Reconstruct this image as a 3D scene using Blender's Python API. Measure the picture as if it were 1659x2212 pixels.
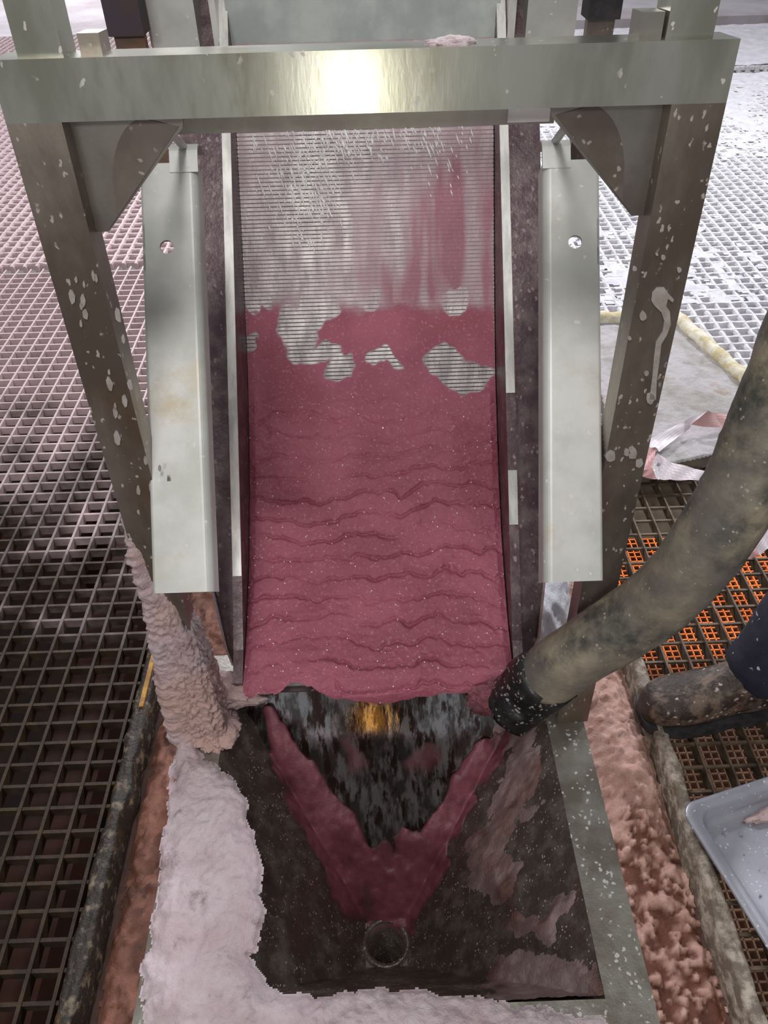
import bpy, bmesh, math, random
import numpy as np
from mathutils import Matrix, Vector

random.seed(7)
for o in list(bpy.data.objects):
    bpy.data.objects.remove(o, do_unlink=True)
scene = bpy.context.scene
COL = scene.collection

# ------------------------------------------------------------------ camera
F = 1665.0; CX, CY = 829.5, 1106.0; CAM = np.array([0.0, 0.0, 1.5])
_vy = np.array([-60.0, 1486.0, F]); _vy /= np.linalg.norm(_vy)
_vz = -np.array([51.0, -1894.0, F]); _vz /= np.linalg.norm(_vz)
_vz -= _vy * np.dot(_vy, _vz); _vz /= np.linalg.norm(_vz)
_vx = np.cross(_vy, _vz)
if _vx[0] < 0: _vx = -_vx
WM = np.array([_vx, _vy, _vz])          # rows: world axes in camera coordinates (right, up, forward)

def ray(px, py): return WM @ np.array([(px - CX) / F, -(py - CY) / F, 1.0])
def atz(px, py, z):                     # measured picture point -> world point on a level plane
    d = ray(px, py); return CAM + d * ((z - CAM[2]) / d[2])
def proj(P):                            # world points (N,3) -> picture coordinates
    c = (np.asarray(P, dtype=float) - CAM) @ WM
    return CX + F * c[..., 0] / c[..., 2], CY - F * c[..., 1] / c[..., 2]

cam_d = bpy.data.cameras.new('camera'); cam = bpy.data.objects.new('camera', cam_d); COL.objects.link(cam)
m = Matrix.Identity(4)
for i in range(3):
    m[i][0] = WM[i, 0]; m[i][1] = WM[i, 1]; m[i][2] = -WM[i, 2]; m[i][3] = CAM[i]
cam.matrix_world = m
cam_d.sensor_width = 36.0; cam_d.lens = 36.0 * F / 2212.0; cam_d.clip_start = 0.02; cam_d.clip_end = 100
scene.camera = cam

# ------------------------------------------------------------------ light
world = bpy.data.worlds.new('hall_light'); scene.world = world; world.use_nodes = True
bg = world.node_tree.nodes['Background']; bg.inputs[0].default_value = (0.86, 0.87, 0.90, 1); bg.inputs[1].default_value = 0.30
def area(name, loc, target, size, size_y, power, color):
    d = bpy.data.lights.new(name, 'AREA'); d.shape = 'RECTANGLE'; d.size = size; d.size_y = size_y
    d.energy = power; d.color = color
    o = bpy.data.objects.new(name, d); COL.objects.link(o); o.location = loc
    o.rotation_euler = (Vector(target) - Vector(loc)).to_track_quat('-Z', 'Y').to_euler(); return o
area('hall_lamp_right', (3.6, 4.6, 3.4), (1.5, 2.9, 0), 0.9, 0.5, 150, (0.93, 0.95, 1.0))
area('hall_lamp_back', (-1.2, 5.2, 3.6), (-0.4, 3.0, 0), 1.2, 0.4, 150, (0.95, 0.94, 1.0))
area('far_fill_light', (-3.0, 12.0, 4.5), (-2.0, 12.0, 0), 2.0, 0.6, 420, (0.95, 0.94, 1.0))  # unseen fill light added to brighten the far floor
area('hall_lamp_over', (-0.08, -0.25, 3.4), (0, 1.0, 0.6), 0.35, 1.1, 30, (1.0, 0.98, 0.93))
area('hall_lamp_rear', (-1.0, -3.2, 3.0), (0, 1.0, 0.8), 1.2, 0.4, 52, (1.0, 0.98, 0.94))
area('work_lamp', (-0.045, -2.3, 1.03), (0, 1, 1.05), 0.10, 0.34, 2.6, (1.0, 0.97, 0.86))
area('added_orange_light', (-0.05, -1.0, 0.70), (0, 0.7, 0.25), 0.09, 0.20, 0.10, (1.0, 0.42, 0.02))  # unseen light added to make the orange streak on the hopper back wall
def spot(name, loc, target, power, color, ang):
    d = bpy.data.lights.new(name, 'SPOT'); d.energy = power; d.color = color; d.spot_size = math.radians(ang); d.spot_blend = 0.6; d.shadow_soft_size = 0.1
    o = bpy.data.objects.new(name, d); COL.objects.link(o); o.location = loc
    o.rotation_euler = (Vector(target) - Vector(loc)).to_track_quat('-Z', 'Y').to_euler(); return o
spot('cellar_lamp', (2.1, 4.1, -0.35), (2.1, 4.05, -2.5), 520, (1.0, 0.30, 0.04), 66)
scene.view_settings.view_transform = 'Standard'; scene.view_settings.look = 'None'
scene.view_settings.gamma = 1.0; scene.view_settings.use_curve_mapping = False
scene.view_settings.exposure = 0.0

# ------------------------------------------------------------------ noise
_rng = np.random.RandomState(11); _T = _rng.rand(256, 256)
def vnoise(x, y):
    x = np.asarray(x, float); y = np.asarray(y, float)
    xi = np.floor(x).astype(int); yi = np.floor(y).astype(int); fx = x - xi; fy = y - yi
    fx = fx * fx * (3 - 2 * fx); fy = fy * fy * (3 - 2 * fy)
    a = _T[xi & 255, yi & 255]; b = _T[(xi + 1) & 255, yi & 255]
    c = _T[xi & 255, (yi + 1) & 255]; d = _T[(xi + 1) & 255, (yi + 1) & 255]
    return (a * (1 - fx) + b * fx) * (1 - fy) + (c * (1 - fx) + d * fx) * fy
def fbm(x, y, o=4):
    s = 0; a = 0.5; t = 0
    for k in range(o):
        s = s + a * vnoise(x + 17.3 * k, y - 9.1 * k); t += a; x = x * 2.03; y = y * 2.03; a *= 0.5
    return s / t
def sstep(a, b, x):
    t = np.clip((x - a) / (b - a), 0, 1); return t * t * (3 - 2 * t)

# ------------------------------------------------------------------ materials
def lin(r, g, b):
    f = lambda c: ((c / 255 + 0.055) / 1.055) ** 2.4 if c > 10 else c / 255 / 12.92
    return (f(r), f(g), f(b), 1)
class NT:
    def __init__(s, name):
        s.m = bpy.data.materials.new(name); s.m.use_nodes = True; s.t = s.m.node_tree; s.n = s.t.nodes
        s.b = s.n['Principled BSDF']; s.co = s.n.new('ShaderNodeNewGeometry').outputs['Position']
    def link(s, a, b): s.t.links.new(a, b)
    def noise(s, scale, detail=4, rough=0.55, vec=None, stretch=None, dist=0.0):
        n = s.n.new('ShaderNodeTexNoise'); n.inputs['Scale'].default_value = scale
        n.inputs['Detail'].default_value = detail; n.inputs['Roughness'].default_value = rough; n.inputs['Distortion'].default_value = dist
        v = vec or s.co
        if stretch:
            mp = s.n.new('ShaderNodeMapping'); mp.inputs['Scale'].default_value = stretch; s.link(v, mp.inputs[0]); v = mp.outputs[0]
        s.link(v, n.inputs['Vector']); return n.outputs[0]
    def voronoi(s, scale, stretch=None):
        n = s.n.new('ShaderNodeTexVoronoi'); n.inputs['Scale'].default_value = scale; v = s.co
        ns = s.n.new('ShaderNodeTexNoise'); ns.inputs['Scale'].default_value = scale * 1.3; s.link(v, ns.inputs['Vector'])
        va = s.n.new('ShaderNodeVectorMath'); va.operation = 'MULTIPLY_ADD'; va.inputs[1].default_value = (0.9 / scale,) * 3
        s.link(ns.outputs['Color'], va.inputs[0]); s.link(v, va.inputs[2]); v = va.outputs[0]
        if stretch:
            mp = s.n.new('ShaderNodeMapping'); mp.inputs['Scale'].default_value = stretch; s.link(v, mp.inputs[0]); v = mp.outputs[0]
        s.link(v, n.inputs['Vector']); return n.outputs['Distance']
    def ramp(s, fac, a, b):
        n = s.n.new('ShaderNodeMapRange'); n.interpolation_type = 'SMOOTHSTEP'
        n.inputs[1].default_value = a; n.inputs[2].default_value = b; s.link(fac, n.inputs[0]); return n.outputs[0]
    def mix(s, fac, a, b):
        n = s.n.new('ShaderNodeMix'); n.data_type = 'RGBA'
        for k, v in ((0, fac), (6, a), (7, b)):
            if hasattr(v, 'links'): s.link(v, n.inputs[k])
            else: n.inputs[k].default_value = v
        return n.outputs[2]
    def math(s, op, a, b):
        n = s.n.new('ShaderNodeMath'); n.operation = op
        for k, v in ((0, a), (1, b)):
            if hasattr(v, 'links'): s.link(v, n.inputs[k])
            else: n.inputs[k].default_value = v
        return n.outputs[0]
    def attr(s, name):
        n = s.n.new('ShaderNodeAttribute'); n.attribute_name = name; return n.outputs['Fac']
    def axis(s, k):
        n = s.n.new('ShaderNodeSeparateXYZ'); s.link(s.co, n.inputs[0]); return n.outputs[k]
    def bump(s, h, strength, dist):
        n = s.n.new('ShaderNodeBump'); n.inputs['Strength'].default_value = strength; n.inputs['Distance'].default_value = dist
        s.link(h, n.inputs['Height']); s.link(n.outputs[0], s.b.inputs['Normal'])
    def color(s, c):
        if hasattr(c, 'links'): s.link(c, s.b.inputs['Base Color'])
        else: s.b.inputs['Base Color'].default_value = c
    def set(s, rough=None, metal=None, **k):
        for nm, v in (('Roughness', rough), ('Metallic', metal)):
            if v is None: continue
            if hasattr(v, 'links'): s.link(v, s.b.inputs[nm])
            else: s.b.inputs[nm].default_value = v
        for nm, v in k.items(): s.b.inputs[nm.replace('_', ' ')].default_value = v
        return s.m
def blend(name, c1, c2, scale, lo=0.35, hi=0.65, rough=0.5, metal=0.0, bump=0.0, bscale=200, bdist=0.002, stretch=None, spots=None, grime_or_tint=None):
    n = NT(name); c = n.mix(n.ramp(n.noise(scale, 5, 0.6, stretch=stretch), lo, hi), c1, c2)
    mt = metal
    if grime_or_tint:       # (colour, scale, lo, hi)
        g = n.ramp(n.noise(grime_or_tint[1], 6, 0.65, stretch=stretch), grime_or_tint[2], grime_or_tint[3]); c = n.mix(g, c, grime_or_tint[0])
    if spots:       # (colour, scale, radius, stretch)
        f = n.ramp(n.voronoi(spots[1], spots[3] if len(spots) > 3 else None), spots[2], spots[2] * 0.75)
        f = n.math('MULTIPLY', f, n.ramp(n.noise(spots[1] * 0.35, 3), 0.48, 0.56)); c = n.mix(f, c, spots[0])
        if metal > 0: mt = n.math('SUBTRACT', metal, n.math('MULTIPLY', f, metal))
    n.color(c)
    if bump: n.bump(n.noise(bscale, 4, 0.6, stretch=stretch), bump, bdist)
    return n.set(rough, mt)

M = {}
M['stainless'] = blend('stainless_tube', lin(206, 206, 194), lin(172, 170, 154), 12, rough=0.20, metal=0.92, bump=0.03, bscale=260, bdist=0.001, stretch=(1, 1, 0.3), spots=(lin(196, 190, 184), 60, 0.14, (1, 1, 0.55)), grime_or_tint=(lin(128, 122, 88), 7, 0.55, 0.75))
M['leg'] = blend('splashed_tinted_leg_steel', lin(160, 150, 140), lin(118, 107, 97), 9, rough=0.38, metal=0.75, bump=0.08, bscale=220, stretch=(1, 1, 0.45), spots=(lin(170, 160, 154), 130, 0.26, (1, 1, 0.45)), grime_or_tint=(lin(130, 100, 72), 5, 0.53, 0.74))  # pale dried splatter; brown patches paint in reflected orange light
M['gusset'] = blend('gusset_steel', lin(160, 156, 148), lin(138, 130, 124), 11, rough=0.35, metal=0.85, bump=0.04, bscale=120)
M['plate'] = blend('galvanised_plate', lin(202, 202, 199), lin(182, 183, 178), 10, rough=0.45, metal=0.25, bump=0.06, bscale=160, grime_or_tint=(lin(184, 170, 146), 7, 0.56, 0.75), spots=(lin(214, 210, 206), 60, 0.16))
M['lip'] = blend('bare_steel_lip', lin(226, 224, 220), lin(186, 184, 182), 40, rough=0.35, metal=0.4, stretch=(1, .3, .3))
M['wall'] = blend('splashed_side_wall', lin(86, 66, 74), lin(116, 100, 102), 30, 0.4, 0.65, rough=0.35, metal=0.3, bump=0.3, bscale=160, spots=(lin(150, 128, 132), 110, 0.3, (1, .6, .6)))
M['feed'] = blend('frosted_feed_plate', lin(196, 202, 200), lin(166, 172, 172), 9, rough=0.45, metal=0.2, bump=0.15, bscale=60, grime_or_tint=(lin(206, 206, 208), 7, 0.58, 0.75))
M['hopper'] = blend('wet_hopper_steel', lin(84, 74, 68), lin(120, 110, 104), 40, 0.4, 0.7, rough=0.32, metal=0.35, bump=0.5, bscale=130, bdist=0.003, stretch=(1, 1, .5), grime_or_tint=(lin(96, 72, 66), 12, 0.5, 0.7), spots=(lin(170, 156, 152), 160, 0.26))
M['hopback'] = blend('wet_hopper_back', lin(176, 176, 178), lin(104, 98, 96), 34, 0.42, 0.58, rough=0.10, metal=0.9, bump=0.14, bscale=40, bdist=0.002, stretch=(1.6, .5, .5), grime_or_tint=(lin(80, 62, 60), 30, 0.50, 0.60))
M['rim'] = blend('frosted_rim', lin(150, 148, 140), lin(120, 114, 104), 16, rough=0.4, metal=0.5, bump=0.3, bscale=180, spots=(lin(200, 194, 190), 120, 0.33), grime_or_tint=(lin(136, 108, 90), 6, 0.52, 0.72))
M['wire'] = blend('wedge_wire_steel', lin(208, 204, 202), lin(150, 144, 146), 45, 0.3, 0.7, rough=0.40, metal=0.6, bump=0.35, bscale=300, stretch=(1, .35, .35))
M['rubber'] = blend('black_rubber', lin(34, 32, 34), lin(56, 54, 56), 40, rough=0.6, bump=0.2, bscale=200)
M['sleeve'] = blend('salted_black_rubber', lin(22, 22, 22), lin(40, 38, 38), 40, rough=0.35, bump=0.4, bscale=120, spots=(lin(150, 140, 140), 130, 0.35))
M['mountleft'] = blend('dark_blue_rubber', lin(60, 50, 62), lin(72, 52, 50), 20, rough=0.6)
M['tabrust'] = blend('rusty_tab', lin(150, 104, 72), lin(110, 96, 88), 30, rough=0.6, metal=0.3)
M['hose'] = blend('muddy_hose', lin(104, 99, 92), lin(158, 146, 126), 9, 0.38, 0.68, rough=0.6, bump=0.5, bscale=60, bdist=0.003, spots=(lin(160, 152, 140), 120, 0.2), grime_or_tint=(lin(60, 64, 58), 6, 0.5, 0.65))
M['boot'] = blend('salt_crusted_boot', lin(52, 40, 32), lin(112, 92, 78), 26, 0.45, 0.62, rough=0.5, bump=0.8, bscale=90, bdist=0.004, spots=(lin(176, 164, 160), 60, 0.3), grime_or_tint=(lin(104, 60, 40), 14, 0.55, 0.7))
M['cloth'] = blend('navy_work_cloth', lin(24, 26, 42), lin(40, 42, 60), 20, rough=0.75, bump=0.3, bscale=60, bdist=0.004, spots=(lin(190, 184, 190), 45, 0.2))
M['skin'] = blend('skin', lin(190, 140, 116), lin(176, 124, 104), 20, rough=0.5)
M['helmet'] = blend('helmet_plastic', lin(225, 225, 225), lin(212, 212, 210), 20, rough=0.3)
M['tray'] = blend('tray_steel', lin(176, 176, 186), lin(160, 160, 170), 10, rough=0.38, metal=0.55, bump=0.05, bscale=120, spots=(lin(200, 198, 204), 120, 0.25))
M['crumb'] = blend('grey_crumbs', lin(150, 146, 156), lin(110, 104, 112), 60, rough=0.7)
M['tape'] = blend('white_tape', lin(236, 230, 236), lin(224, 208, 214), 12, rough=0.4)
M['tapered'] = blend('red_tape_band', lin(214, 160, 160), lin(226, 184, 184), 12, rough=0.4)
M['foam'] = blend('yellow_foam', lin(206, 192, 150), lin(236, 230, 214), 26, rough=0.85, bump=0.6, bscale=90, bdist=0.004)
M['hatch'] = blend('salted_hatch_top', lin(150, 144, 136), lin(186, 182, 184), 7, 0.35, 0.6, rough=0.85, bump=0.9, bscale=120, bdist=0.004, grime_or_tint=(lin(150, 132, 108), 3.5, 0.55, 0.7))
M['hatchside'] = blend('hatch_side', lin(120, 110, 100), lin(140, 128, 116), 20, rough=0.7)
M['curb'] = blend('crusted_curb', lin(108, 96, 84), lin(172, 160, 146), 40, 0.4, 0.65, rough=0.7, bump=0.8, bscale=140, bdist=0.004, grime_or_tint=(lin(96, 82, 50), 14, 0.55, 0.7))
M['curbdark'] = blend('wet_dark_curb', lin(40, 32, 26), lin(128, 112, 92), 45, 0.5, 0.72, rough=0.5, bump=0.8, bscale=140, bdist=0.004, grime_or_tint=(lin(96, 66, 22), 14, 0.55, 0.7))
M['yellow'] = blend('worn_yellow_paint', lin(190, 140, 50), lin(140, 96, 40), 30, rough=0.6)
M['trench'] = blend('trench_concrete', lin(92, 62, 50), lin(70, 48, 40), 8, rough=0.6)
M['duct'] = blend('beige_duct', lin(196, 178, 156), lin(176, 158, 138), 5, rough=0.7)
M['beam'] = blend('red_brown_beam', lin(78, 42, 28), lin(58, 32, 22), 8, rough=0.7)
M['cellar'] = blend('cellar_floor', lin(52, 32, 22), lin(36, 22, 16), 2, rough=0.8)
M['slab'] = blend('salted_slab', lin(206, 202, 208), lin(176, 166, 168), 1.2, 0.3, 0.7, rough=0.8, bump=0.4, bscale=30, grime_or_tint=(lin(170, 130, 128), 0.9, 0.55, 0.75))
M['lowgrate'] = blend('lower_grating_steel', lin(190, 150, 120), lin(150, 112, 90), 4, rough=0.6)
M['splash'] = blend('dried_splash', lin(170, 162, 158), lin(150, 140, 134), 60, rough=0.7)

def mat_grating(name, clean1, clean2, salt1, lo, hi, axis=1, scale=5.0, noisew=0.9):
    n = NT(name); base = n.mix(n.ramp(n.noise(30, 4), 0.35, 0.65), clean1, clean2)
    f = n.math('ADD', n.axis(axis), n.math('MULTIPLY', n.math('SUBTRACT', n.noise(scale, 4), 0.5), noisew * 3))
    f = n.ramp(f, lo, hi); n.color(n.mix(f, base, salt1)); n.bump(n.noise(180, 3), 0.4, 0.002); return n.set(0.6, 0.1)
M['grateL'] = mat_grating('left_grating_steel', lin(38, 26, 15), lin(60, 42, 23), lin(204, 182, 184), 1.1, 2.7)
M['grateR'] = mat_grating('right_grating_steel', lin(84, 68, 54), lin(116, 98, 80), lin(232, 230, 234), 1.9, 2.4)
M['grateW'] = blend('salt_caked_grating', lin(236, 234, 238), lin(206, 204, 208), 20, rough=0.85, bump=0.8, bscale=160, bdist=0.004)

def mat_salt(name, a, b, dark, scale=14, dlo=0.55, dhi=0.72, bump=0.9):
    n = NT(name); c = n.mix(n.ramp(n.noise(scale, 5), 0.35, 0.65), a, b)
    c = n.mix(n.ramp(n.noise(scale * 1.7, 6, 0.7), dlo, dhi), c, dark); n.color(c)
    n.bump(n.noise(240, 5, 0.7), bump, 0.004)
    return n.set(0.6, 0.0, Subsurface_Weight=0.0)
M['crust'] = mat_salt('pink_white_salt', lin(206, 184, 190), lin(222, 206, 212), lin(160, 140, 144))
M['legsalt'] = mat_salt('leg_salt', lin(200, 180, 186), lin(206, 172, 164), lin(164, 138, 136), 9)
M['saltwhite'] = mat_salt('white_salt', lin(238, 236, 242), lin(222, 220, 228), lin(196, 194, 202))

def mat_attr(name, cols, attr, bump=0.8, rough=0.5, bscale=220):
    n = NT(name); f = n.attr(attr)
    var = n.ramp(n.noise(40, 5), 0.3, 0.7)
    lo = n.mix(var, cols[0], cols[1]); hi = n.mix(var, cols[2], cols[3])
    n.color(n.mix(f, lo, hi)); n.bump(n.noise(bscale, 5, 0.7), bump, 0.004); return n.set(rough)
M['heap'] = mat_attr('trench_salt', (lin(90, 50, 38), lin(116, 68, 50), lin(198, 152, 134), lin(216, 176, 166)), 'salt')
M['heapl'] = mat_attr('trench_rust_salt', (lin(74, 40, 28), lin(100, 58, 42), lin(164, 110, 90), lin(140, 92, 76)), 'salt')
M['hopslurry'] = mat_attr('hopper_slurry', (lin(112, 60, 70), lin(136, 76, 86), lin(184, 150, 152), lin(164, 120, 112)), 'salt', bump=0.3, rough=0.35)

def soft_edge(m):
    t = m.node_tree; b = t.nodes['Principled BSDF']; out = t.nodes['Material Output']; at = t.nodes.new('ShaderNodeAttribute'); at.attribute_name = 'alpha'
    tr = t.nodes.new('ShaderNodeBsdfTransparent'); mx = t.nodes.new('ShaderNodeMixShader')
    t.links.new(at.outputs['Fac'], mx.inputs[0]); t.links.new(tr.outputs[0], mx.inputs[1]); t.links.new(b.outputs[0], mx.inputs[2]); t.links.new(mx.outputs[0], out.inputs[0])
soft_edge(M['hopslurry'])
M['hopcrust'] = mat_attr('hopper_crust', (lin(96, 70, 64), lin(124, 86, 78), lin(176, 154, 154), lin(150, 128, 126)), 'salt', bump=0.9, rough=0.5)
def mat_slurry():
    n = NT('pink_slurry'); v = n.ramp(n.noise(9, 4), 0.35, 0.65)
    c = n.mix(v, lin(154, 78, 94), lin(172, 93, 111)); c = n.mix(n.ramp(n.noise(200, 3), 0.55, 0.75), c, lin(192, 122, 138))
    film = n.attr('alpha'); c = n.mix(n.ramp(film, 0.45, 0.95), lin(206, 176, 188), c); n.color(c)
    n.bump(n.noise(340, 4, 0.75), 0.55, 0.003); n.set(0.33)
    tr = n.n.new('ShaderNodeBsdfTransparent'); mx = n.n.new('ShaderNodeMixShader'); out = n.n['Material Output']
    n.link(film, mx.inputs[0]); n.link(tr.outputs[0], mx.inputs[1]); n.link(n.b.outputs[0], mx.inputs[2]); n.link(mx.outputs[0], out.inputs[0])
    return n.m
M['slurry'] = mat_slurry()
n = NT('crystal'); n.color(lin(250, 246, 248)); M['crystal'] = n.set(0.12, 0.0)
n = NT('painted_glint'); n.color(lin(255, 255, 255)); M['glint'] = n.set(0.25, 0.0)

# ------------------------------------------------------------------ helpers
def link(o, parent=None):
    COL.objects.link(o)
    if parent is not None: o.parent = parent
    return o
def tag(o, label=None, cat=None, group=None, kind=None):
    for k, v in (('label', label), ('category', cat), ('group', group), ('kind', kind)):
        if v: o[k] = v
    return o
def empty(name, loc=(0, 0, 0), rot=(0, 0, 0)):
    o = bpy.data.objects.new(name, None); o.location = loc; o.rotation_euler = rot; o.empty_display_size = 0.05; return link(o)
def mobj(name, me, mat, parent=None):
    if mat is not None and not me.materials: me.materials.append(M[mat] if isinstance(mat, str) else mat)
    return link(bpy.data.objects.new(name, me), parent)
def pyd(name, v, f, mat, parent=None, smooth=False):
    me = bpy.data.meshes.new(name); me.from_pydata([tuple(map(float, p)) for p in v], [], [tuple(map(int, q)) for q in f]); me.update()
    bm = bmesh.new(); bm.from_mesh(me); bmesh.ops.recalc_face_normals(bm, faces=bm.faces); bm.to_mesh(me); bm.free()
    if smooth: me.polygons.foreach_set('use_smooth', [True] * len(me.polygons))
    return mobj(name, me, mat, parent)
def bmobj(name, bm, mat, parent=None, bevel=0.0, seg=2, smooth=False):
    if bevel:
        bmesh.ops.bevel(bm, geom=[e for e in bm.edges if e.is_manifold and e.calc_face_angle(0) > 0.6], offset=bevel, segments=seg, affect='EDGES', profile=0.5)
    bmesh.ops.recalc_face_normals(bm, faces=bm.faces)
    me = bpy.data.meshes.new(name); bm.to_mesh(me); bm.free()
    if smooth: me.polygons.foreach_set('use_smooth', [True] * len(me.polygons))
    return mobj(name, me, mat, parent)
def addbox(bm, x0, x1, y0, y1, z0, z1):
    vs = [bm.verts.new((x, y, z)) for x in (x0, x1) for y in (y0, y1) for z in (z0, z1)]
    for q in ((0, 1, 3, 2), (4, 6, 7, 5), (0, 4, 5, 1), (2, 3, 7, 6), (0, 2, 6, 4), (1, 5, 7, 3)): bm.faces.new([vs[i] for i in q])
def box(name, b, mat, parent=None, bevel=0.0, seg=2):
    bm = bmesh.new(); addbox(bm, *b); return bmobj(name, bm, mat, parent, bevel, seg)
def slab_poly(name, pts, vec, mat, parent=None, bevel=0.0):   # planar polygon extruded along vec
    bm = bmesh.new(); vec = Vector(vec)
    a = [bm.verts.new(Vector(p)) for p in pts]; b = [bm.verts.new(Vector(p) + vec) for p in pts]
    bm.faces.new(a); bm.faces.new(b[::-1])
    for i in range(len(pts)):
        j = (i + 1) % len(pts); bm.faces.new((a[i], b[i], b[j], a[j]))
    return bmobj(name, bm, mat, parent, bevel)
def prism_x(name, poly, x0, x1, mat, parent=None, bevel=0.0): # (y,z) polygon swept along x
    return slab_poly(name, [(x0, p[0], p[1]) for p in poly], (x1 - x0, 0, 0), mat, parent, bevel)
def tube(name, pts, radii, mat, parent=None, n=24, cap=True, lump=0.0):
    pts = [Vector(p) for p in pts]; v = []; f = []
    t0 = (pts[1] - pts[0]).normalized(); up = Vector((0, 0, 1)) if abs(t0.z) < 0.9 else Vector((1, 0, 0)); a = t0.cross(up).normalized()
    for i, p in enumerate(pts):
        t = (pts[min(i + 1, len(pts) - 1)] - pts[max(i - 1, 0)]).normalized(); a = (a - t * a.dot(t)).normalized(); b = t.cross(a)
        for k in range(n):
            an = 2 * math.pi * k / n; r = radii[i] if hasattr(radii, '__len__') else radii
            if lump: r *= 1 + lump * (float(vnoise(i * 0.7, 5 * math.cos(an) + 7)) - 0.5) + lump * (float(vnoise(i * 0.31 + 40, 4 * math.sin(an) + 9)) - 0.5)
            v.append(p + (a * math.cos(an) + b * math.sin(an)) * r)
    for i in range(len(pts) - 1):
        for k in range(n): f.append((i * n + k, i * n + (k + 1) % n, (i + 1) * n + (k + 1) % n, (i + 1) * n + k))
    if cap: f.append(tuple(range(n))[::-1]); f.append(tuple(range((len(pts) - 1) * n, len(pts) * n)))
    return pyd(name, v, f, mat, parent, True)
def spline(pts, n):
    P = [Vector(p) for p in pts]; P = [P[0] * 2 - P[1]] + P + [P[-1] * 2 - P[-2]]; out = []
    for i in range(1, len(P) - 2):
        for k in range(n):
            t = k / n; a, b, c, d = P[i - 1], P[i], P[i + 1], P[i + 2]
            out.append(0.5 * ((2 * b) + (c - a) * t + (2 * a - 5 * b + 4 * c - d) * t * t + (3 * b - a - 3 * c + d) * t ** 3))
    out.append(P[-2]); return out
def inpoly(X, Y, poly):        # signed distance (inside positive) to polygon in plan
    poly = np.array(poly, float); ins = np.zeros(X.shape, bool); dist = np.full(X.shape, 1e9)
    for i in range(len(poly)):
        (x1, y1), (x2, y2) = poly[i], poly[(i + 1) % len(poly)]
        with np.errstate(divide='ignore', invalid='ignore'):
            c = ((y1 > Y) != (y2 > Y)) & (X < (x2 - x1) * (Y - y1) / (y2 - y1 + 1e-12) + x1)
        ins ^= c; L = (x2 - x1) ** 2 + (y2 - y1) ** 2 + 1e-12; t = np.clip(((X - x1) * (x2 - x1) + (Y - y1) * (y2 - y1)) / L, 0, 1)
        dist = np.minimum(dist, np.hypot(X - x1 - t * (x2 - x1), Y - y1 - t * (y2 - y1)))
    return np.where(ins, dist, -dist)
def gridmesh(name, P, keep, mat, parent=None, attrs=None, bottom=None):
    """P (a,b,3) points; keep (a,b) bool vertex mask; optional bottom points closing the body."""
    a, b = keep.shape; idx = np.arange(a * b).reshape(a, b)
    k = keep[:-1, :-1] | keep[1:, :-1] | keep[:-1, 1:] | keep[1:, 1:]
    q = np.stack([idx[:-1, :-1][k], idx[1:, :-1][k], idx[1:, 1:][k], idx[:-1, 1:][k]], 1); V = P.reshape(-1, 3)
    if bottom is not None:
        q = np.concatenate([q, (q + a * b)[:, ::-1]]); V = np.concatenate([V, bottom.reshape(-1, 3)])
    used, inv = np.unique(q, return_inverse=True); q = inv.reshape(q.shape); V = V[used]
    me = bpy.data.meshes.new(name); me.vertices.add(len(V)); me.vertices.foreach_set('co', V.astype(np.float32).ravel())
    me.loops.add(q.size); me.loops.foreach_set('vertex_index', q.astype(np.int32).ravel())
    me.polygons.add(len(q)); me.polygons.foreach_set('loop_start', np.arange(0, q.size, 4, dtype=np.int32))
    me.polygons.foreach_set('use_smooth', np.ones(len(q), bool)); me.update(calc_edges=True); me.validate()
    for nm, arr in (attrs or {}).items():
        A = arr.ravel()
        if bottom is not None: A = np.concatenate([A, A])
        at = me.attributes.new(nm, 'FLOAT', 'POINT'); at.data.foreach_set('value', A[used].astype(np.float32))
    return mobj(name, me, mat, parent)
def patch(name, x0, x1, y0, y1, res, zf, thf, mat, parent=None, down=0.6, attrf=None):
    xs = np.arange(x0, x1 + res, res); ys = np.arange(y0, y1 + res, res); X, Y = np.meshgrid(xs, ys, indexing='ij')
    Z = zf(X, Y); th = thf(X, Y, Z); keep = th > 0; t = np.maximum(th, 0)
    P = np.stack([X, Y, Z + t], -1); B = np.stack([X, Y, Z - down * t - 0.0004], -1)
    return gridmesh(name, P, keep, mat, parent, attrf(X, Y, Z, t) if attrf else None, B)
def flat(z): return lambda X, Y: np.full(X.shape, float(z))

# ------------------------------------------------------------------ setting: floors, trench, cellar
def structure(o, label=None, cat=None):
    o['kind'] = 'structure'
    if label: tag(o, label, cat)
    return o
TX0, TX1 = -0.54, 0.585          # trench sides
structure(box('floor', (-14, 14, 9.0, 24, -0.3, -0.012), 'slab'), 'far pale salt dusted floor slab beyond the gratings', 'floor')
def trench_floor():
    xs = [TX0, -0.05, 0.026, TX1]; ys = [-0.8, 0.467, 0.543, 1.75]; bm = bmesh.new(); g = {}
    for z in (-0.16, -0.065):
        for i in range(4):
            for j in range(4): g[i, j, z] = bm.verts.new((xs[i], ys[j], z))
    for z in (-0.16, -0.065):
        for i in range(3):
            for j in range(3):
                if (i, j) != (1, 1): bm.faces.new((g[i, j, z], g[i + 1, j, z], g[i + 1, j + 1, z], g[i, j + 1, z]))
    def w(a, b): bm.faces.new((g[a[0], a[1], -0.16], g[b[0], b[1], -0.16], g[b[0], b[1], -0.065], g[a[0], a[1], -0.065]))
    for k in range(3): w((k, 0), (k + 1, 0)); w((k, 3), (k + 1, 3)); w((0, k), (0, k + 1)); w((3, k), (3, k + 1))
    for a, b in (((1, 1), (2, 1)), ((2, 1), (2, 2)), ((2, 2), (1, 2)), ((1, 2), (1, 1))): w(a, b)
    return bmobj('trim_1', bm, 'trench')
structure(trench_floor(), 'brown wet bottom of the trench under the hopper', 'trench')
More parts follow.
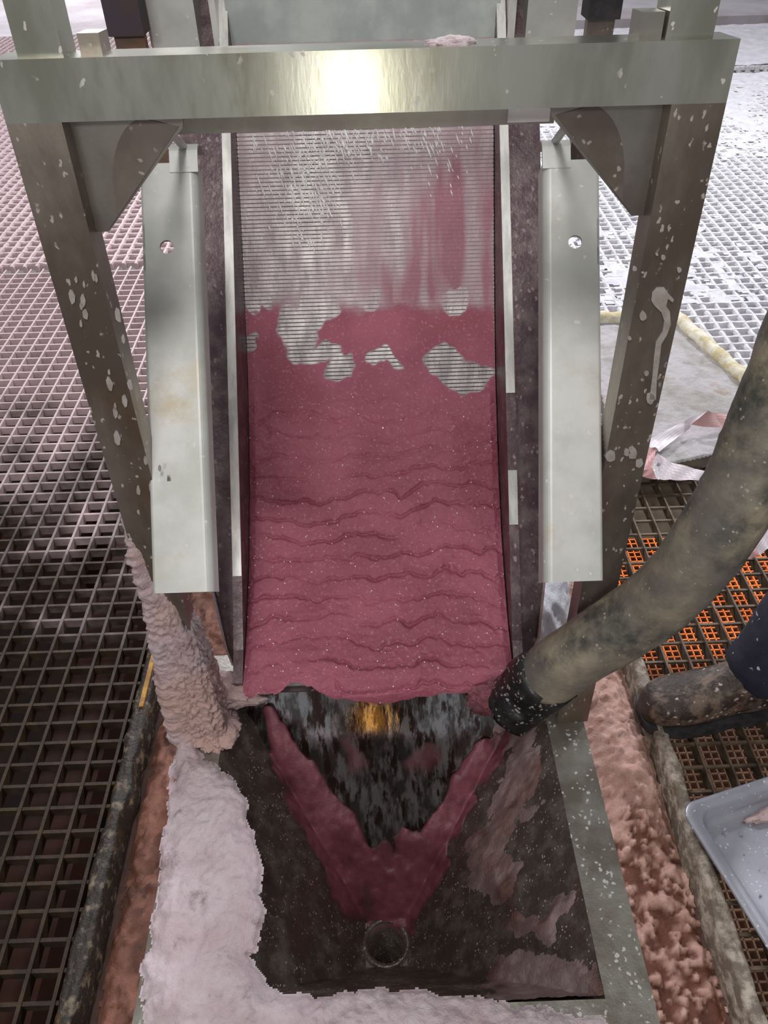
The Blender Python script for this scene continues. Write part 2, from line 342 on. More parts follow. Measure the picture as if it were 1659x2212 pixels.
structure(box('floor_1', (TX0 + .02, TX1 - .02, 1.76, 8.98, -0.16, -0.02), 'slab'), 'salted floor strip behind the pink sieve', 'floor')
structure(box('floor_2', (-9, 9, -3, 14, -5.6, -5.4), 'cellar'), 'dim cellar floor deep below the gratings', 'floor')

def bar_mesh(name, w, h, L, axis, mat, lumpy=0.0, seed=0):
    rng = np.random.RandomState(seed)
    if not lumpy:
        bm = bmesh.new(); b = (-w / 2, w / 2, 0, L, -h, 0) if axis == 'y' else (0, L, -w / 2, w / 2, -h, 0); addbox(bm, *b)
        bmesh.ops.recalc_face_normals(bm, faces=bm.faces); me = bpy.data.meshes.new(name); bm.to_mesh(me); bm.free()
    else:
        n = int(L / 0.02); v = []; f = []
        for i in range(n + 1):
            k = w * (0.55 + lumpy * rng.rand()); kk = w * (0.55 + lumpy * rng.rand()); tz = 0.004 * rng.rand()
            for (a, z) in ((-k, -h), (-k, -0.006), (-k * 0.55, tz), (kk * 0.55, tz), (kk, -0.006), (kk, -h)):
                p = (a, L * i / n, z) if axis == 'y' else (L * i / n, a, z); v.append(p)
        for i in range(n):
            for k in range(6): f.append((i * 6 + k, i * 6 + (k + 1) % 6, (i + 1) * 6 + (k + 1) % 6, (i + 1) * 6 + k))
        f.append(tuple(range(6))); f.append(tuple(range(n * 6, n * 6 + 6)))
        me = bpy.data.meshes.new(name); me.from_pydata(v, [], f)
        bm = bmesh.new(); bm.from_mesh(me); bmesh.ops.recalc_face_normals(bm, faces=bm.faces); bm.to_mesh(me); bm.free()
    me.materials.append(M[mat]); return me
def grating(label, x0, x1, y0, y1, dx, dy, z, bw, bh, rw, rh, mat, rdrop=0.004, lumpy=0.0, group=None):
    r = tag(empty('floor_grating', ((x0 + x1) / 2, (y0 + y1) / 2, z - bh)), label, 'grating', group)
    ox, oy, oz = r.location
    bms = [bar_mesh('bearing_bar', bw, bh, y1 - y0, 'y', mat, lumpy, s) for s in range(3 if lumpy else 1)]
    rms = [bar_mesh('cross_bar', rw, rh, x1 - x0, 'x', mat, lumpy, s + 9) for s in range(3 if lumpy else 1)]
    k = 0; x = x0
    while x <= x1 + 1e-6:
        o = link(bpy.data.objects.new('bearing_bar', bms[k % len(bms)]), r); o.location = (x - ox, y0 - oy, z - oz); x += dx; k += 1
    k = 0; y = y0 + dy / 2
    while y <= y1 + 1e-6:
        o = link(bpy.data.objects.new('cross_bar', rms[k % len(rms)]), r); o.location = (x0 - ox, y - oy, z - rdrop - oz); y += dy; k += 1
    return r
grating('brown walkway grating beside the trench curb, nearest on the left', -2.60, -0.575, -0.45, 3.44, 0.0575, 0.051, 0, 0.0070, 0.032, 0.007, 0.026, 'grateL', rdrop=0.003)
grating('pale salted grating panel farther back on the left', -4.60, -0.575, 3.47, 8.95, 0.0575, 0.065, 0, 0.012, 0.032, 0.012, 0.028, 'grateL', rdrop=0.001, lumpy=0.4)
grating('dark open grating around the boot and tray, orange light below', 0.615, 2.20, -0.45, 2.02, 0.057, 0.055, 0, 0.0045, 0.034, 0.006, 0.007, 'grateR', rdrop=0.006)
grating('white salt caked grating right of the frame', 0.615, 3.72, 2.05, 6.62, 0.057, 0.055, 0, 0.012, 0.03, 0.012, 0.026, 'grateW', rdrop=0.0, lumpy=0.5)
grating('raised salt covered grating panel at the far right', 0.9, 4.8, 6.72, 8.3, 0.07, 0.07, 0.03, 0.02, 0.05, 0.02, 0.03, 'grateW', rdrop=0.0, lumpy=0.5)
grating('fine orange lit grating of the level below', 0.5, 5.2, 0.1, 6.2, 0.045, 0.045, -2.5, 0.009, 0.03, 0.009, 0.02, 'lowgrate', rdrop=0.0)
tag(box('support_beam', (-0.86, -0.70, -0.5, 3.3, -0.42, -0.20), 'beam', bevel=0.005), 'red brown steel beam running under the left grating', 'beam')
tag(box('support_beam', (-2.6, -0.95, 1.72, 1.95, -0.40, -0.16), 'beam', bevel=0.005), 'red brown cross beam under the middle of the left grating', 'beam')
tag(box('duct', (0.80, 1.7, 1.80, 2.05, -0.26, -0.14), 'duct', bevel=0.01), 'beige duct seen through the grating below the hatch', 'duct')
# salt drifts over the far right grating
def drift(X, Y, Z):
    n1 = fbm(X * 1.1 + 3, Y * 1.1 + 5, 3); n2 = fbm(X * 22, Y * 22, 3)
    bias = sstep(3.6, 6.0, Y) * 0.16 + sstep(3.1, 2.0, X) * 0.03 + 0.10 * sstep(1.9, 1.0, X) * sstep(3.0, 3.8, Y)
    return (n1 - 0.65 + bias) * 0.05 + (n2 - 0.5) * 0.022
tag(patch('salt_drift', 0.62, 3.7, 2.9, 6.6, 0.012, flat(0.0), drift, 'saltwhite', down=0.3), 'loose white salt drifted over the right grating', 'salt', kind='stuff')
def drift2(X, Y, Z): return (fbm(X * 1.5 + 9, Y * 1.5, 3) - 0.36) * 0.03 + (fbm(X * 16, Y * 16, 3) - 0.5) * 0.02
tag(patch('salt_drift', 0.95, 4.75, 6.74, 8.28, 0.02, flat(0.03), drift2, 'saltwhite', down=0.3), 'salt layer over the raised far right panel', 'salt', kind='stuff')

structure(box('floor_3', (-5, 5, -5, -0.82, -0.3, -0.012), 'trench'), 'brown floor behind the trench end', 'floor')
fl = tag(empty('light_blocker', (-0.05, -1.06, -0.012)), 'added unseen box on a stand blocking the work lamp from the hopper', 'blocker')  # added to block the work lamp's reflection in the hopper
for nm, b_ in (('blocker_box', (-0.22, 0.14, -1.10, -1.02, 0.54, 0.93)), ('blocker_stand_pole', (-0.06, -0.04, -1.08, -1.06, 0.02, 0.54)), ('blocker_stand_base', (-0.20, 0.10, -1.20, -0.95, -0.012, 0.02))):
    o = box(nm, b_, 'rubber', None, 0.006); o.parent = fl; o.matrix_parent_inverse = Matrix.Translation((0.05, 1.06, 0.012))
# curbs
def crusty_bar(name, x0, x1, y0, y1, z0, z1, mat, amp, label):
    xs = np.linspace(0, 1, 9); ys = np.arange(y0, y1, 0.008); X, Y = np.meshgrid(xs, ys, indexing='ij')
    edge = amp * (fbm(Y * 18, X * 2 + 3, 4) - 0.5) * 2
    Xw = x0 + (x1 - x0) * X + np.where(X < 0.5, 1, -1) * edge * np.abs(X - 0.5) * 2
    Z = z1 + amp * 1.2 * (fbm(Y * 40, X * 6, 3) - 0.5) - 0.006 * (np.abs(X - 0.5) * 2) ** 4
    Bz = np.full(X.shape, z0); P = np.stack([Xw, Y, Z], -1)
    P = np.concatenate([np.stack([Xw[:1], Y[:1], Bz[:1]], -1), P, np.stack([Xw[-1:], Y[-1:], Bz[-1:]], -1)], 0)
    o = gridmesh(name, P, np.ones(P.shape[:2], bool), mat); structure(o, label, 'curb'); return o
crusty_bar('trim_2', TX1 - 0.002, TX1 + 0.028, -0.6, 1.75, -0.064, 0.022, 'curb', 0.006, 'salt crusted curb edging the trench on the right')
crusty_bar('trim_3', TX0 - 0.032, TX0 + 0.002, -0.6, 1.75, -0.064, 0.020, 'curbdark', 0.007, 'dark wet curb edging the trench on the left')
slab_poly('kick_plate', [(TX0 - .016, 1.02, .020), (TX0 - .006, 1.02, .020), (TX0 - .006, 1.20, .020), (TX0 - .016, 1.20, .020)], (0, 0, .006), 'yellow', bpy.data.objects['trim_3'])
# trench deposits
def rheap(X, Y, Z):
    m1 = np.exp(-((X - 0.50) / 0.07) ** 2 - ((Y - 1.00) / 0.17) ** 2) * 0.075 + np.exp(-((X - 0.515) / 0.05) ** 2 - ((Y - 0.80) / 0.13) ** 2) * 0.055
    m2 = np.exp(-((X - 0.37) / 0.05) ** 2) * 0.018 + 0.055 * np.exp(-((X - .38) / .1) ** 2 - ((Y - 1.4) / .2) ** 2)
    lum = np.clip(fbm(X * 34, Y * 34, 3) - 0.5, 0, 1) * 0.03 + np.clip(fbm(X * 85 + 5, Y * 85, 3) - 0.5, 0, 1) * 0.035
    return 0.012 + m1 + m2 + lum + 0.012 * (fbm(X * 60, Y * 60, 3) - .5) - 0.02 * sstep(0.555, 0.583, X)
def rsalt(X, Y, Z, t):
    s = sstep(0.65, 0.85, Y) * 0.9 + sstep(0.42, 0.35, X) * 0.75 + np.clip(fbm(X * 34, Y * 34, 3) - 0.50, 0, 1) * 4 + np.clip(fbm(X * 85 + 5, Y * 85, 3) - 0.5, 0, 1) * 5
    s = s - 0.7 * np.exp(-((X - 0.405) / 0.035) ** 2 - ((Y - 0.78) / 0.13) ** 2) - 0.5 * np.exp(-((X - .49) / .03) ** 2 - ((Y - .70) / .08) ** 2)
    return {'salt': np.clip(s * (0.55 + 0.9 * fbm(X * 16, Y * 16, 3)), 0, 1)}
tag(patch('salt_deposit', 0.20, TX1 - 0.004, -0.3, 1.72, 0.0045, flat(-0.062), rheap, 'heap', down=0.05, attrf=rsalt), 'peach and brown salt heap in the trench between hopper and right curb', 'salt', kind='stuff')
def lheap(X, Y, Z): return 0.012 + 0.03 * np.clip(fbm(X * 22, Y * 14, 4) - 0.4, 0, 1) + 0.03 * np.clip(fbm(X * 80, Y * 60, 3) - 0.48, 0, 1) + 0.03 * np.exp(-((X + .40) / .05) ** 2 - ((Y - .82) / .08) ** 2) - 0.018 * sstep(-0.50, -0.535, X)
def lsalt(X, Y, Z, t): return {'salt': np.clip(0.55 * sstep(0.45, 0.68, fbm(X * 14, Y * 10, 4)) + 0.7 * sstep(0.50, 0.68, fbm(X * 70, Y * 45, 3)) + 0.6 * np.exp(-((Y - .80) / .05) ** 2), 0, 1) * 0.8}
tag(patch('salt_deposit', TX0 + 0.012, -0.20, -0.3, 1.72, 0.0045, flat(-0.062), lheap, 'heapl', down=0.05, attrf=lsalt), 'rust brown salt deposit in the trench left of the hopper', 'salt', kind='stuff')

# ------------------------------------------------------------------ hopper
HX0, HX1, HY0, HY1, HZ = -0.265, 0.262, 0.305, 0.80, 0.40
OX, OY, OR, OZ = -0.012, 0.505, 0.036, 0.03
hop = tag(empty('hopper', (OX, OY, -0.06)), 'dark wet steel hopper below the sieve, salt on its rim', 'hopper')
def reparent(o, root):
    o.parent = root; o.matrix_parent_inverse = Matrix.Translation(Vector(root.location)).inverted() if not any(root.rotation_euler) else root.matrix_basis.inverted(); return o
def hopz(X, Y):
    f = lambda a, a0, a1: OZ + (HZ - OZ) * (a - a1) / (a0 - a1)
    return np.maximum.reduce([f(X, HX0, OX - OR), f(X, HX1, OX + OR), f(Y, HY0, OY - OR), f(Y, HY1, OY + OR), np.full(np.shape(X), OZ)])
def hwall(name, pts):
    p = [Vector(q) for q in pts]; nrm = (p[1] - p[0]).cross(p[2] - p[0]).normalized()
    c = sum(p, Vector()) / 4; inside = Vector((OX, OY, 0.4)) - c
    if nrm.dot(inside) > 0: nrm = -nrm
    return reparent(slab_poly(name, pts, nrm * 0.004, 'hopback' if name == 'back_wall' else 'hopper'), hop)
r0, r1, r2, r3 = (HX0, HY0, HZ), (HX1, HY0, HZ), (HX1, HY1, HZ), (HX0, HY1, HZ)
q0, q1, q2, q3 = (OX - OR, OY - OR, OZ), (OX + OR, OY - OR, OZ), (OX + OR, OY + OR, OZ), (OX - OR, OY + OR, OZ)
hwall('front_wall', [r0, r1, q1, q0]); hwall('side_wall', [r1, r2, q2, q1]); hwall('back_wall', [r2, r3, q3, q2]); hwall('side_wall', [r3, r0, q0, q3])
FW = 0.06
def flange(x0, x1, y0, y1): reparent(box('rim_flange', (x0, x1, y0, y1, HZ - 0.003, HZ + 0.003), 'rim', None, 0.0015, 1), hop)
flange(HX0 - FW, HX0, HY0 - FW, HY1 + FW); flange(HX1, HX1 + FW, HY0 - FW, HY1 + FW)
flange(HX0, HX1, HY0 - FW, HY0); flange(HX0, HX1, HY1, HY1 + FW)
# outlet spout with ring
bm = bmesh.new(); rr = OR * 1.0; nseg = 28; prev = None
for (r, z) in ((OR + 0.006, OZ + 0.010), (OR - 0.003, OZ + 0.008), (OR - 0.003, OZ - 0.6), (OR + 0.006, OZ - 0.6)):
    ring = [bm.verts.new((OX + r * math.cos(2 * math.pi * k / nseg), OY + r * math.sin(2 * math.pi * k / nseg), z)) for k in range(nseg)]
    if prev:
        for k in range(nseg): bm.faces.new((prev[k], prev[(k + 1) % nseg], ring[(k + 1) % nseg], ring[k]))
    else: first = ring
    prev = ring
for k in range(nseg): bm.faces.new((prev[k], prev[(k + 1) % nseg], first[(k + 1) % nseg], first[k]))
reparent(bmobj('outlet_pipe', bm, 'hopper', None, smooth=True), hop)
# slurry sliding down the hopper valleys and crust on the right wall
def polyd(px, py, pts):
    d = np.full(px.shape, 1e9)
    for (x1, y1, r1), (x2, y2, r2) in zip(pts[:-1], pts[1:]):
        L = (x2 - x1) ** 2 + (y2 - y1) ** 2; t = np.clip(((px - x1) * (x2 - x1) + (py - y1) * (y2 - y1)) / L, 0, 1)
        d = np.minimum(d, np.hypot(px - x1 - t * (x2 - x1), py - y1 - t * (y2 - y1)) / (r1 + t * (r2 - r1)))
    return d
def hslurry(X, Y, Z):
    px, py = proj(np.stack([X, Y, Z], -1))
    px = px + 26 * (fbm(X * 26, Y * 26, 3) - .5) * 2; py = py + 26 * (fbm(X * 26 + 50, Y * 26, 3) - .5) * 2
    d = np.minimum.reduce([polyd(px, py, [(585, 1560, 18), (625, 1640, 34), (680, 1740, 56), (735, 1820, 62), (790, 1905, 78), (830, 1960, 66)]),
                           polyd(px, py, [(1075, 1600, 22), (1030, 1670, 34), (975, 1760, 34), (925, 1850, 56), (870, 1910, 70), (835, 1980, 62)]),
                           
                           polyd(px, py, [(870, 1820, 40), (900, 1830, 30)])])
    d2_ = np.minimum(polyd(px, py, [(752, 1615, 26), (780, 1655, 30)]), polyd(px, py, [(890, 1665, 34), (945, 1635, 30)]))
    th = 0.0055 * np.clip(1 - d2_ * d2_, 0, 1) + 0.015 * np.sqrt(np.clip(1 - d * d, 0, 1)) - 0.0006 + 0.024 * (fbm(X * 26, Y * 26, 3) - .45) * sstep(1, .5, d) + 0.004 * (fbm(X * 130, Y * 130, 2) - .5) * sstep(1, .8, d)
    hole = np.hypot(X - OX, Y - OY + 0.016); th = np.where(hole < OR * 0.95, -1, th * sstep(OR * .95, OR * 1.5, hole))
    return th
o = patch('slurry_stream', HX0 + .01, HX1 - .01, HY0 + .01, HY1 - 0.005, 0.0022, hopz, hslurry, 'hopslurry', down=-0.0, attrf=lambda X, Y, Z, t: {'salt': 0 * X + 0.0, 'alpha': sstep(0.0002, 0.011, t) * 0.96})
tag(o, 'dark pink slurry sliding down into the hopper outlet', 'slurry', kind='stuff')
def hcrust(X, Y, Z):
    px, py = proj(np.stack([X, Y, Z], -1))
    px = px + 60 * (fbm(X * 24 + 7, Y * 24, 4) - .5) * 2; py = py + 60 * (fbm(X * 24 + 70, Y * 24, 4) - .5) * 2
    d = np.minimum.reduce([polyd(px, py, [(1125, 1600, 40), (1130, 1680, 50), (1105, 1760, 50), (1060, 1850, 50), (1075, 1900, 45)]),
                           polyd(px, py, [(1100, 2110, 60), (1210, 2130, 70), (1290, 2160, 50)]), polyd(px, py, [(1200, 1950, 30), (1140, 2010, 30)])])
    return 0.013 * np.clip(1 - d, -1, 1) + 0.012 * (fbm(X * 60, Y * 60, 4) - .55) + 0.004 * (fbm(X * 200, Y * 200, 2) - .5)
def hcs(X, Y, Z, t): return {'salt': np.clip(0.55 + 2.4 * (fbm(X * 22, Y * 22, 4) - .48), 0, 1)}
tag(patch('salt_crust', 0.03, HX1 - 0.002, HY0 + .004, HY1 - 0.01, 0.0022, hopz, hcrust, 'hopcrust', down=0.0, attrf=hcs), 'pinkish salt crust clinging to the right hopper wall', 'salt', kind='stuff')
# crust on left and front rim
cz = 0.42
cp = [atz(*p, cz)[:2] for p in [(386, 1560), (424, 1560), (430, 1632), (470, 1648), (520, 1695), (535, 1760), (556, 1850), (566, 1950), (552, 2035), (534, 2060), (585, 2132), (700, 2150), (850, 2125), (1000, 2140), (1120, 2165), (1310, 2195), (1330, 2290), (285, 2290), (305, 2100), (333, 1900), (358, 1750)]]
def lcrust(X, Y, Z):
    Xn = X + 0.012 * (fbm(X * 50, Y * 50, 3) - .5) * 2; Yn = Y + 0.012 * (fbm(X * 50 + 30, Y * 50, 3) - .5) * 2
    d = inpoly(Xn, Yn, cp); f = np.sqrt(np.clip(d / 0.03, 0, 1)); thin = 1 - 0.55 * sstep(-0.1, 0.05, X)
    th = 0.024 * f * thin + 0.016 * f * (fbm(X * 26, Y * 26, 4) - .5) + 0.008 * f * (fbm(X * 110, Y * 110, 3) - .5)
    th = th - 0.02 * np.exp(-((X + .295) / .03) ** 2 - ((Y - .275) / .03) ** 2)
    return np.where(d > 0, th * sstep(0, .004, d) , -1)
tag(patch('salt_crust', -0.37, 0.36, 0.18, 0.72, 0.0022, flat(HZ + 0.0035), lcrust, 'crust', down=0.5), 'thick pinkish white salt crust on the left and front hopper rim', 'salt', kind='stuff')

# ------------------------------------------------------------------ support frame
TILT = 0.0684; FY, FZ, FH = 0.70, 0.4035, 0.953
fr = tag(empty('support_frame', (0, FY, FZ), (-TILT, 0, 0)), 'stainless square tube frame standing on the hopper rim', 'frame')
FX0, FX1, TW, TD = -0.325, 0.328, 0.05, 0.036
def fbox(name, b, mat, bevel=0.004): return box(name, b, mat, fr, bevel, 3)
fbox('leg', (FX0, FX0 + TW, 0, TD, 0, FH - TW), 'leg'); fbox('leg', (FX1 - TW, FX1, 0, TD, 0, FH - TW), 'leg')
bar = fbox('top_bar', (FX0, FX1, 0, TW, FH - TW, FH), 'stainless')
fbox('upright_post', (FX0 + 0.022, FX0 + 0.022 + 0.040, 0.012, 0.050, FH, FH + 0.34), 'stainless')
fbox('upright_post', (FX1 - 0.062, FX1 - 0.020, 0.012, 0.050, FH, FH + 0.34), 'stainless')
fbox('post_bracket', (FX0 + 0.075, FX0 + 0.094, 0.020, 0.050, FH, FH + 0.016), 'leg', 0.002)
fbox('post_bracket', (FX1 - 0.084, FX1 - 0.064, 0.018, 0.050, FH, FH + 0.020), 'gusset', 0.002)
zi = FH - TW
fbox('cross_rail', (-0.205, 0.190, 0.080, 0.092, FH - 0.079, FH - 0.045), 'gusset', 0.002)
fbox('white_cap', (0.142, 0.184, 0.074, 0.0795, FH - 0.076, FH - 0.058), 'tape', 0.001)
def gusset(x, s):
    pts = [(x, 0.022, zi), (x + s * 0.106, 0.022, zi), (x + s * 0.103, 0.022, zi - 0.012), (x + s * 0.012, 0.022, zi - 0.105), (x, 0.022, zi - 0.105)]
    g = slab_poly('gusset', pts, (0, 0.005, 0), 'gusset', fr)
    # curved weld fillet in the corner and a dark curved reflection painted on the plate
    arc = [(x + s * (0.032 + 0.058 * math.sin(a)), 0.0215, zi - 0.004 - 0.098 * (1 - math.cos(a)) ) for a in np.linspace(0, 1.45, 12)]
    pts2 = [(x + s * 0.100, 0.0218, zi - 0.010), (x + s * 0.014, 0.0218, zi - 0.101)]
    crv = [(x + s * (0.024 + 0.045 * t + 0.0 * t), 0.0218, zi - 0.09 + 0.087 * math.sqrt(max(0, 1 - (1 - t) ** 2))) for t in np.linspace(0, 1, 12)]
    slab_poly('painted_reflection', pts2 + crv, (0, -0.0012, 0), 'gusset_reflection', g)
M['gusset_reflection'] = blend('gusset_reflection_tone', lin(116, 104, 96), lin(130, 118, 112), 24, rough=0.42, metal=0.6, spots=(lin(160, 150, 146), 80, 0.2))
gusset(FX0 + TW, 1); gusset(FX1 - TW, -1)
lr = [c for c in fr.children if c.name.startswith('leg')][1]; ll = [c for c in fr.children if c.name.startswith('leg')][0]
def frame_pt(px, py, y=-0.0012):
    # picture point -> local point on the frame's front plane
    d = ray(px, py); ca, sa = math.cos(TILT), math.sin(TILT); nrm = np.array([0, -ca, sa]); p0 = np.array([0, FY, FZ])
    p = CAM + d * (np.dot(p0 - CAM, nrm) / np.dot(d, nrm)) - p0
    return (p[0], y, p[2] * ca + p[1] * sa)
def splash(px, mat='splash', leg=lr): 
    slab_poly('dried_splash', [frame_pt(*p, y=-0.0002) for p in px], (0, -0.0014, 0), mat, leg)
splash([(1408, 632), (1418, 620), (1434, 620), (1444, 634), (1455, 646), (1452, 652), (1442, 644), (1438, 660), (1446, 672), (1448, 700), (1440, 722), (1428, 742), (1424, 775), (1418, 820), (1416, 862), (1402, 862), (1408, 815), (1412, 770), (1416, 738), (1430, 716), (1434, 692), (1428, 674), (1412, 658), (1406, 648)])
for (cx_, cy_, r) in [(1388, 682, 9), (1370, 580, 5), (1432, 556, 5), (1466, 582, 5), (1418, 548, 3), (1366, 978, 11), (1318, 985, 11), (1354, 975, 7), (1396, 806, 5), (1380, 1000, 9), (1404, 860, 9), (1360, 730, 4)]:
    splash([(cx_ + r * (0.8 + .4 * random.random()) * math.cos(a), cy_ + r * (0.9 + .6 * random.random()) * math.sin(a)) for a in np.linspace(0, 2 * math.pi, 9)[:-1]])
for k in range(26):
    t = random.random(); cy_ = 560 + 600 * t; cx_ = 150 + 0.31 * (cy_ - 560) + random.uniform(-20, 70); r = random.uniform(3, 8)
    splash([(cx_ + r * (0.7 + .4 * random.random()) * math.cos(a) + 0.3 * r * math.sin(a), cy_ + 2.0 * r * (0.8 + .5 * random.random()) * math.sin(a)) for a in np.linspace(0, 2 * math.pi, 8)[:-1]], leg=ll)
# salt crust wrapping the lower left leg
ns, nk = 260, 110; P = np.zeros((nk + 1, ns, 3))
for j in range(ns):
    h = 0.56 * j / (ns - 1)
    for k in range(nk + 1):
        a = 2 * math.pi * k / nk; c, s_ = math.cos(a), math.sin(a); q = 1 / max(abs(c), abs(s_))
        w = 0.029 + 0.016 * float(sstep(0.34, 0.02, h))
        nz = float(fbm(h * 34 + 3, 4 + 2.2 * c + 3.1 * s_, 4)) - .5 + 1.3 * (float(fbm(h * 170, 11 + 14 * c + 16 * s_, 3)) - .5)
        cut = float(sstep(0.50, 0.40, h + 0.11 * (1 + c) + 0.16 * (float(fbm(h * 14, 3 * c + 5, 4)) - .5)))
        r = (0.0205 * (1 - cut) + (w + 0.009 * nz) * cut) * min(q, 1.22)
        P[k, j] = (FX0 + TW / 2 + r * c - 0.003 * cut, TD / 2 + (r - 0.006) * s_, h + 0.0)
o = gridmesh('salt_coat', P, np.ones(P.shape[:2], bool), 'legsalt', ll)

# ------------------------------------------------------------------ sieve bend
prof = np.array([(1.62, 1.405), (1.515, 1.245), (1.418, 1.096), (1.330, 0.963), (1.240, 0.834), (1.150, 0.716), (1.055, 0.620), (0.954, 0.546), (0.845, 0.492), (0.757, 0.452)])
seg = np.r_[0, np.cumsum(np.hypot(*np.diff(prof, axis=0).T))]; SL = seg[-1]
cfy = np.polyfit(seg, prof[:, 0], 4); cfz = np.polyfit(seg, prof[:, 1], 4)
def pc(s): return np.polyval(cfy, s), np.polyval(cfz, s)
def pn(s):
    dy, dz = np.polyval(np.polyder(cfy), s), np.polyval(np.polyder(cfz), s); L = np.hypot(dy, dz); return dz / L, -dy / L   # normal (towards -y, up)
def xc(y): return -0.0098 + 0.012 * (y - 0.756)
HWID = 0.2205
sv = tag(empty('sieve_bend', (0, 1.1, 0.45)), 'curved wedge wire sieve chute carrying pink slurry', 'sieve')
def S(o): return reparent(o, sv)
# deck of wedge wires
v, f = [], []; s = 0.004; pitch = 0.0068; ww = 0.0050
while s < SL - 0.004:
    c = []
    for ds, dn in ((-ww / 2, 0), (ww / 2, 0), (0.0006, -0.006)):
        y, z = pc(s + ds); ny, nz = pn(s); c.append((y + ny * dn, z + nz * dn))
    b = len(v); x0, x1 = xc(c[0][0]) - HWID, xc(c[0][0]) + HWID
    for x in (x0, x1):
        for (y, z) in c: v.append((x, y, z))
    f += [(b, b + 1, b + 2), (b + 3, b + 5, b + 4), (b, b + 3, b + 4, b + 1), (b + 1, b + 4, b + 5, b + 2), (b + 2, b + 5, b + 3, b)]
    s += pitch
wires = S(pyd('wedge_wire', v, f, 'wire')); wires['kind'] = 'stuff'
ss = np.linspace(0, SL, 60)
def strip(name, xa, xb, na, nb, mat, s0=0.0, s1=SL):   # curved body between two offsets along the normal
    q = np.linspace(s0, s1, 50); y, z = pc(q); ny, nz = pn(q); v = []; f = []
    for i in range(len(q)):
        for (x, n_) in ((xa, na), (xb, na), (xb, nb), (xa, nb)): v.append((x + xc(y[i]), y[i] + ny[i] * n_, z[i] + nz[i] * n_))
    for i in range(len(q) - 1):
        for k in range(4): f.append((i * 4 + k, i * 4 + (k + 1) % 4, (i + 1) * 4 + (k + 1) % 4, (i + 1) * 4 + k))
    f += [(0, 1, 2, 3), tuple(range((len(q) - 1) * 4, len(q) * 4))]
    return S(pyd(name, v, f, mat))
strip('back_pan', -HWID - .005, HWID + .005, -0.035, -0.030, 'wall')
for k in range(5): strip('support_rib', -0.19 + 0.095 * k - .003, -0.19 + 0.095 * k + .003, -0.030, -0.0065, 'wall')
strip('discharge_lip', -HWID, HWID, -0.006, -0.0005, 'lip', SL - 0.004, SL)
# side walls: curved bottom, straight upper edge
E0, E1 = np.array([1.60, 1.383]), np.array([0.745, 0.430])   # straight edge line (y,z)
E1 = np.array([0.770, 0.453 + 0.0])
def side(sx):
    q = np.linspace(0.0, SL, 40); y, z = pc(q); ny, nz = pn(q)
    low = [(y[i] - ny[i] * 0.04, z[i] - nz[i] * 0.04) for i in range(40)]
    top = [(1.625, 1.411), (1.338, 1.089), (0.866, 0.560), (0.800, 0.492), (0.756, 0.462)]
    poly = top + low[::-1]
    th = 0.016
    xa = -0.0098 + 0.006 + sx * (HWID + 0.001); w = slab_poly('side_wall', [(xa + 0.012 * (p[0] - 1.2), p[0], p[1]) for p in poly], (sx * th, 0, 0), 'wall'); S(w)
    # bare bright strip along the edge
    e0, e1 = ((1.60, 1.383), (0.884, 0.580)) if sx < 0 else ((1.60, 1.383), (1.075, 0.794))
    def cap(a, b, nm, mat, lift, wid, off=0.0):
        d = np.array(b) - np.array(a); d /= np.linalg.norm(d); nn = np.array([d[1], -d[0]]);
        if nn[1] < 0: nn = -nn
        pts = [(np.array(a) + nn * lift), (np.array(b) + nn * lift)]
        x1_ = xa + sx * off; x2_ = xa + sx * (off + wid)
        vs = [(x1_ + 0.012 * (pts[0][0] - 1.2), *pts[0]), (x2_ + 0.012 * (pts[0][0] - 1.2), *pts[0]), (x2_ + 0.012 * (pts[1][0] - 1.2), *pts[1]), (x1_ + 0.012 * (pts[1][0] - 1.2), *pts[1])]
        o = slab_poly(nm, vs, (0, nn[0] * 0.0025, nn[1] * 0.0025), mat); o.parent = w
        return o
    cap(e0, e1, 'edge_strip', 'lip', 0.0005, 0.0145)
    if sx > 0: cap((0.99, 0.699), (0.93, 0.632), 'edge_strip', 'lip', 0.0003, 0.0145)
    # dirty ledge outside the wall, below the edge
    d = np.array([1.60 - 0.80, 1.383 - 0.492]); d /= np.linalg.norm(d); nn = np.array([-d[1], d[0]])
    a = np.array([1.60, 1.383]) - nn * 0.03; b = np.array([0.80, 0.492]) - nn * 0.03
    xs = xa + sx * th
    def on(y_): k = (y_ - 0.80) / 0.80; return np.array([y_, 0.492 + k * (1.383 - 0.492)]) - nn * 0.03
    o3 = ((1.60, 0.078), (1.30, 0.072), (0.90, 0.050 if sx < 0 else 0.044), (0.80, 0.020), (0.78, 0.010)) if sx < 0 else ((1.60, 0.064), (1.30, 0.058), (0.90, 0.046), (0.80, 0.026), (0.78, 0.012))
    outer = [(xs + sx * w_, *on(y_)) for y_, w_ in o3]; inn_ = [(xs, *on(0.78)), (xs, *on(1.60))]
    S(slab_poly('ledge', outer + inn_, (0, -nn[0] * 0.004, -nn[1] * 0.004), 'wall'))
    S(slab_poly('ledge_rim', [outer[2], outer[3], outer[4], (outer[4][0] + sx * .003, *outer[4][1:]), (outer[3][0] + sx * .004, *outer[3][1:]), (outer[2][0] + sx * .004, *outer[2][1:])], (0, nn[0] * 0.006, nn[1] * 0.006), 'legsalt'))
side(-1); side(1)
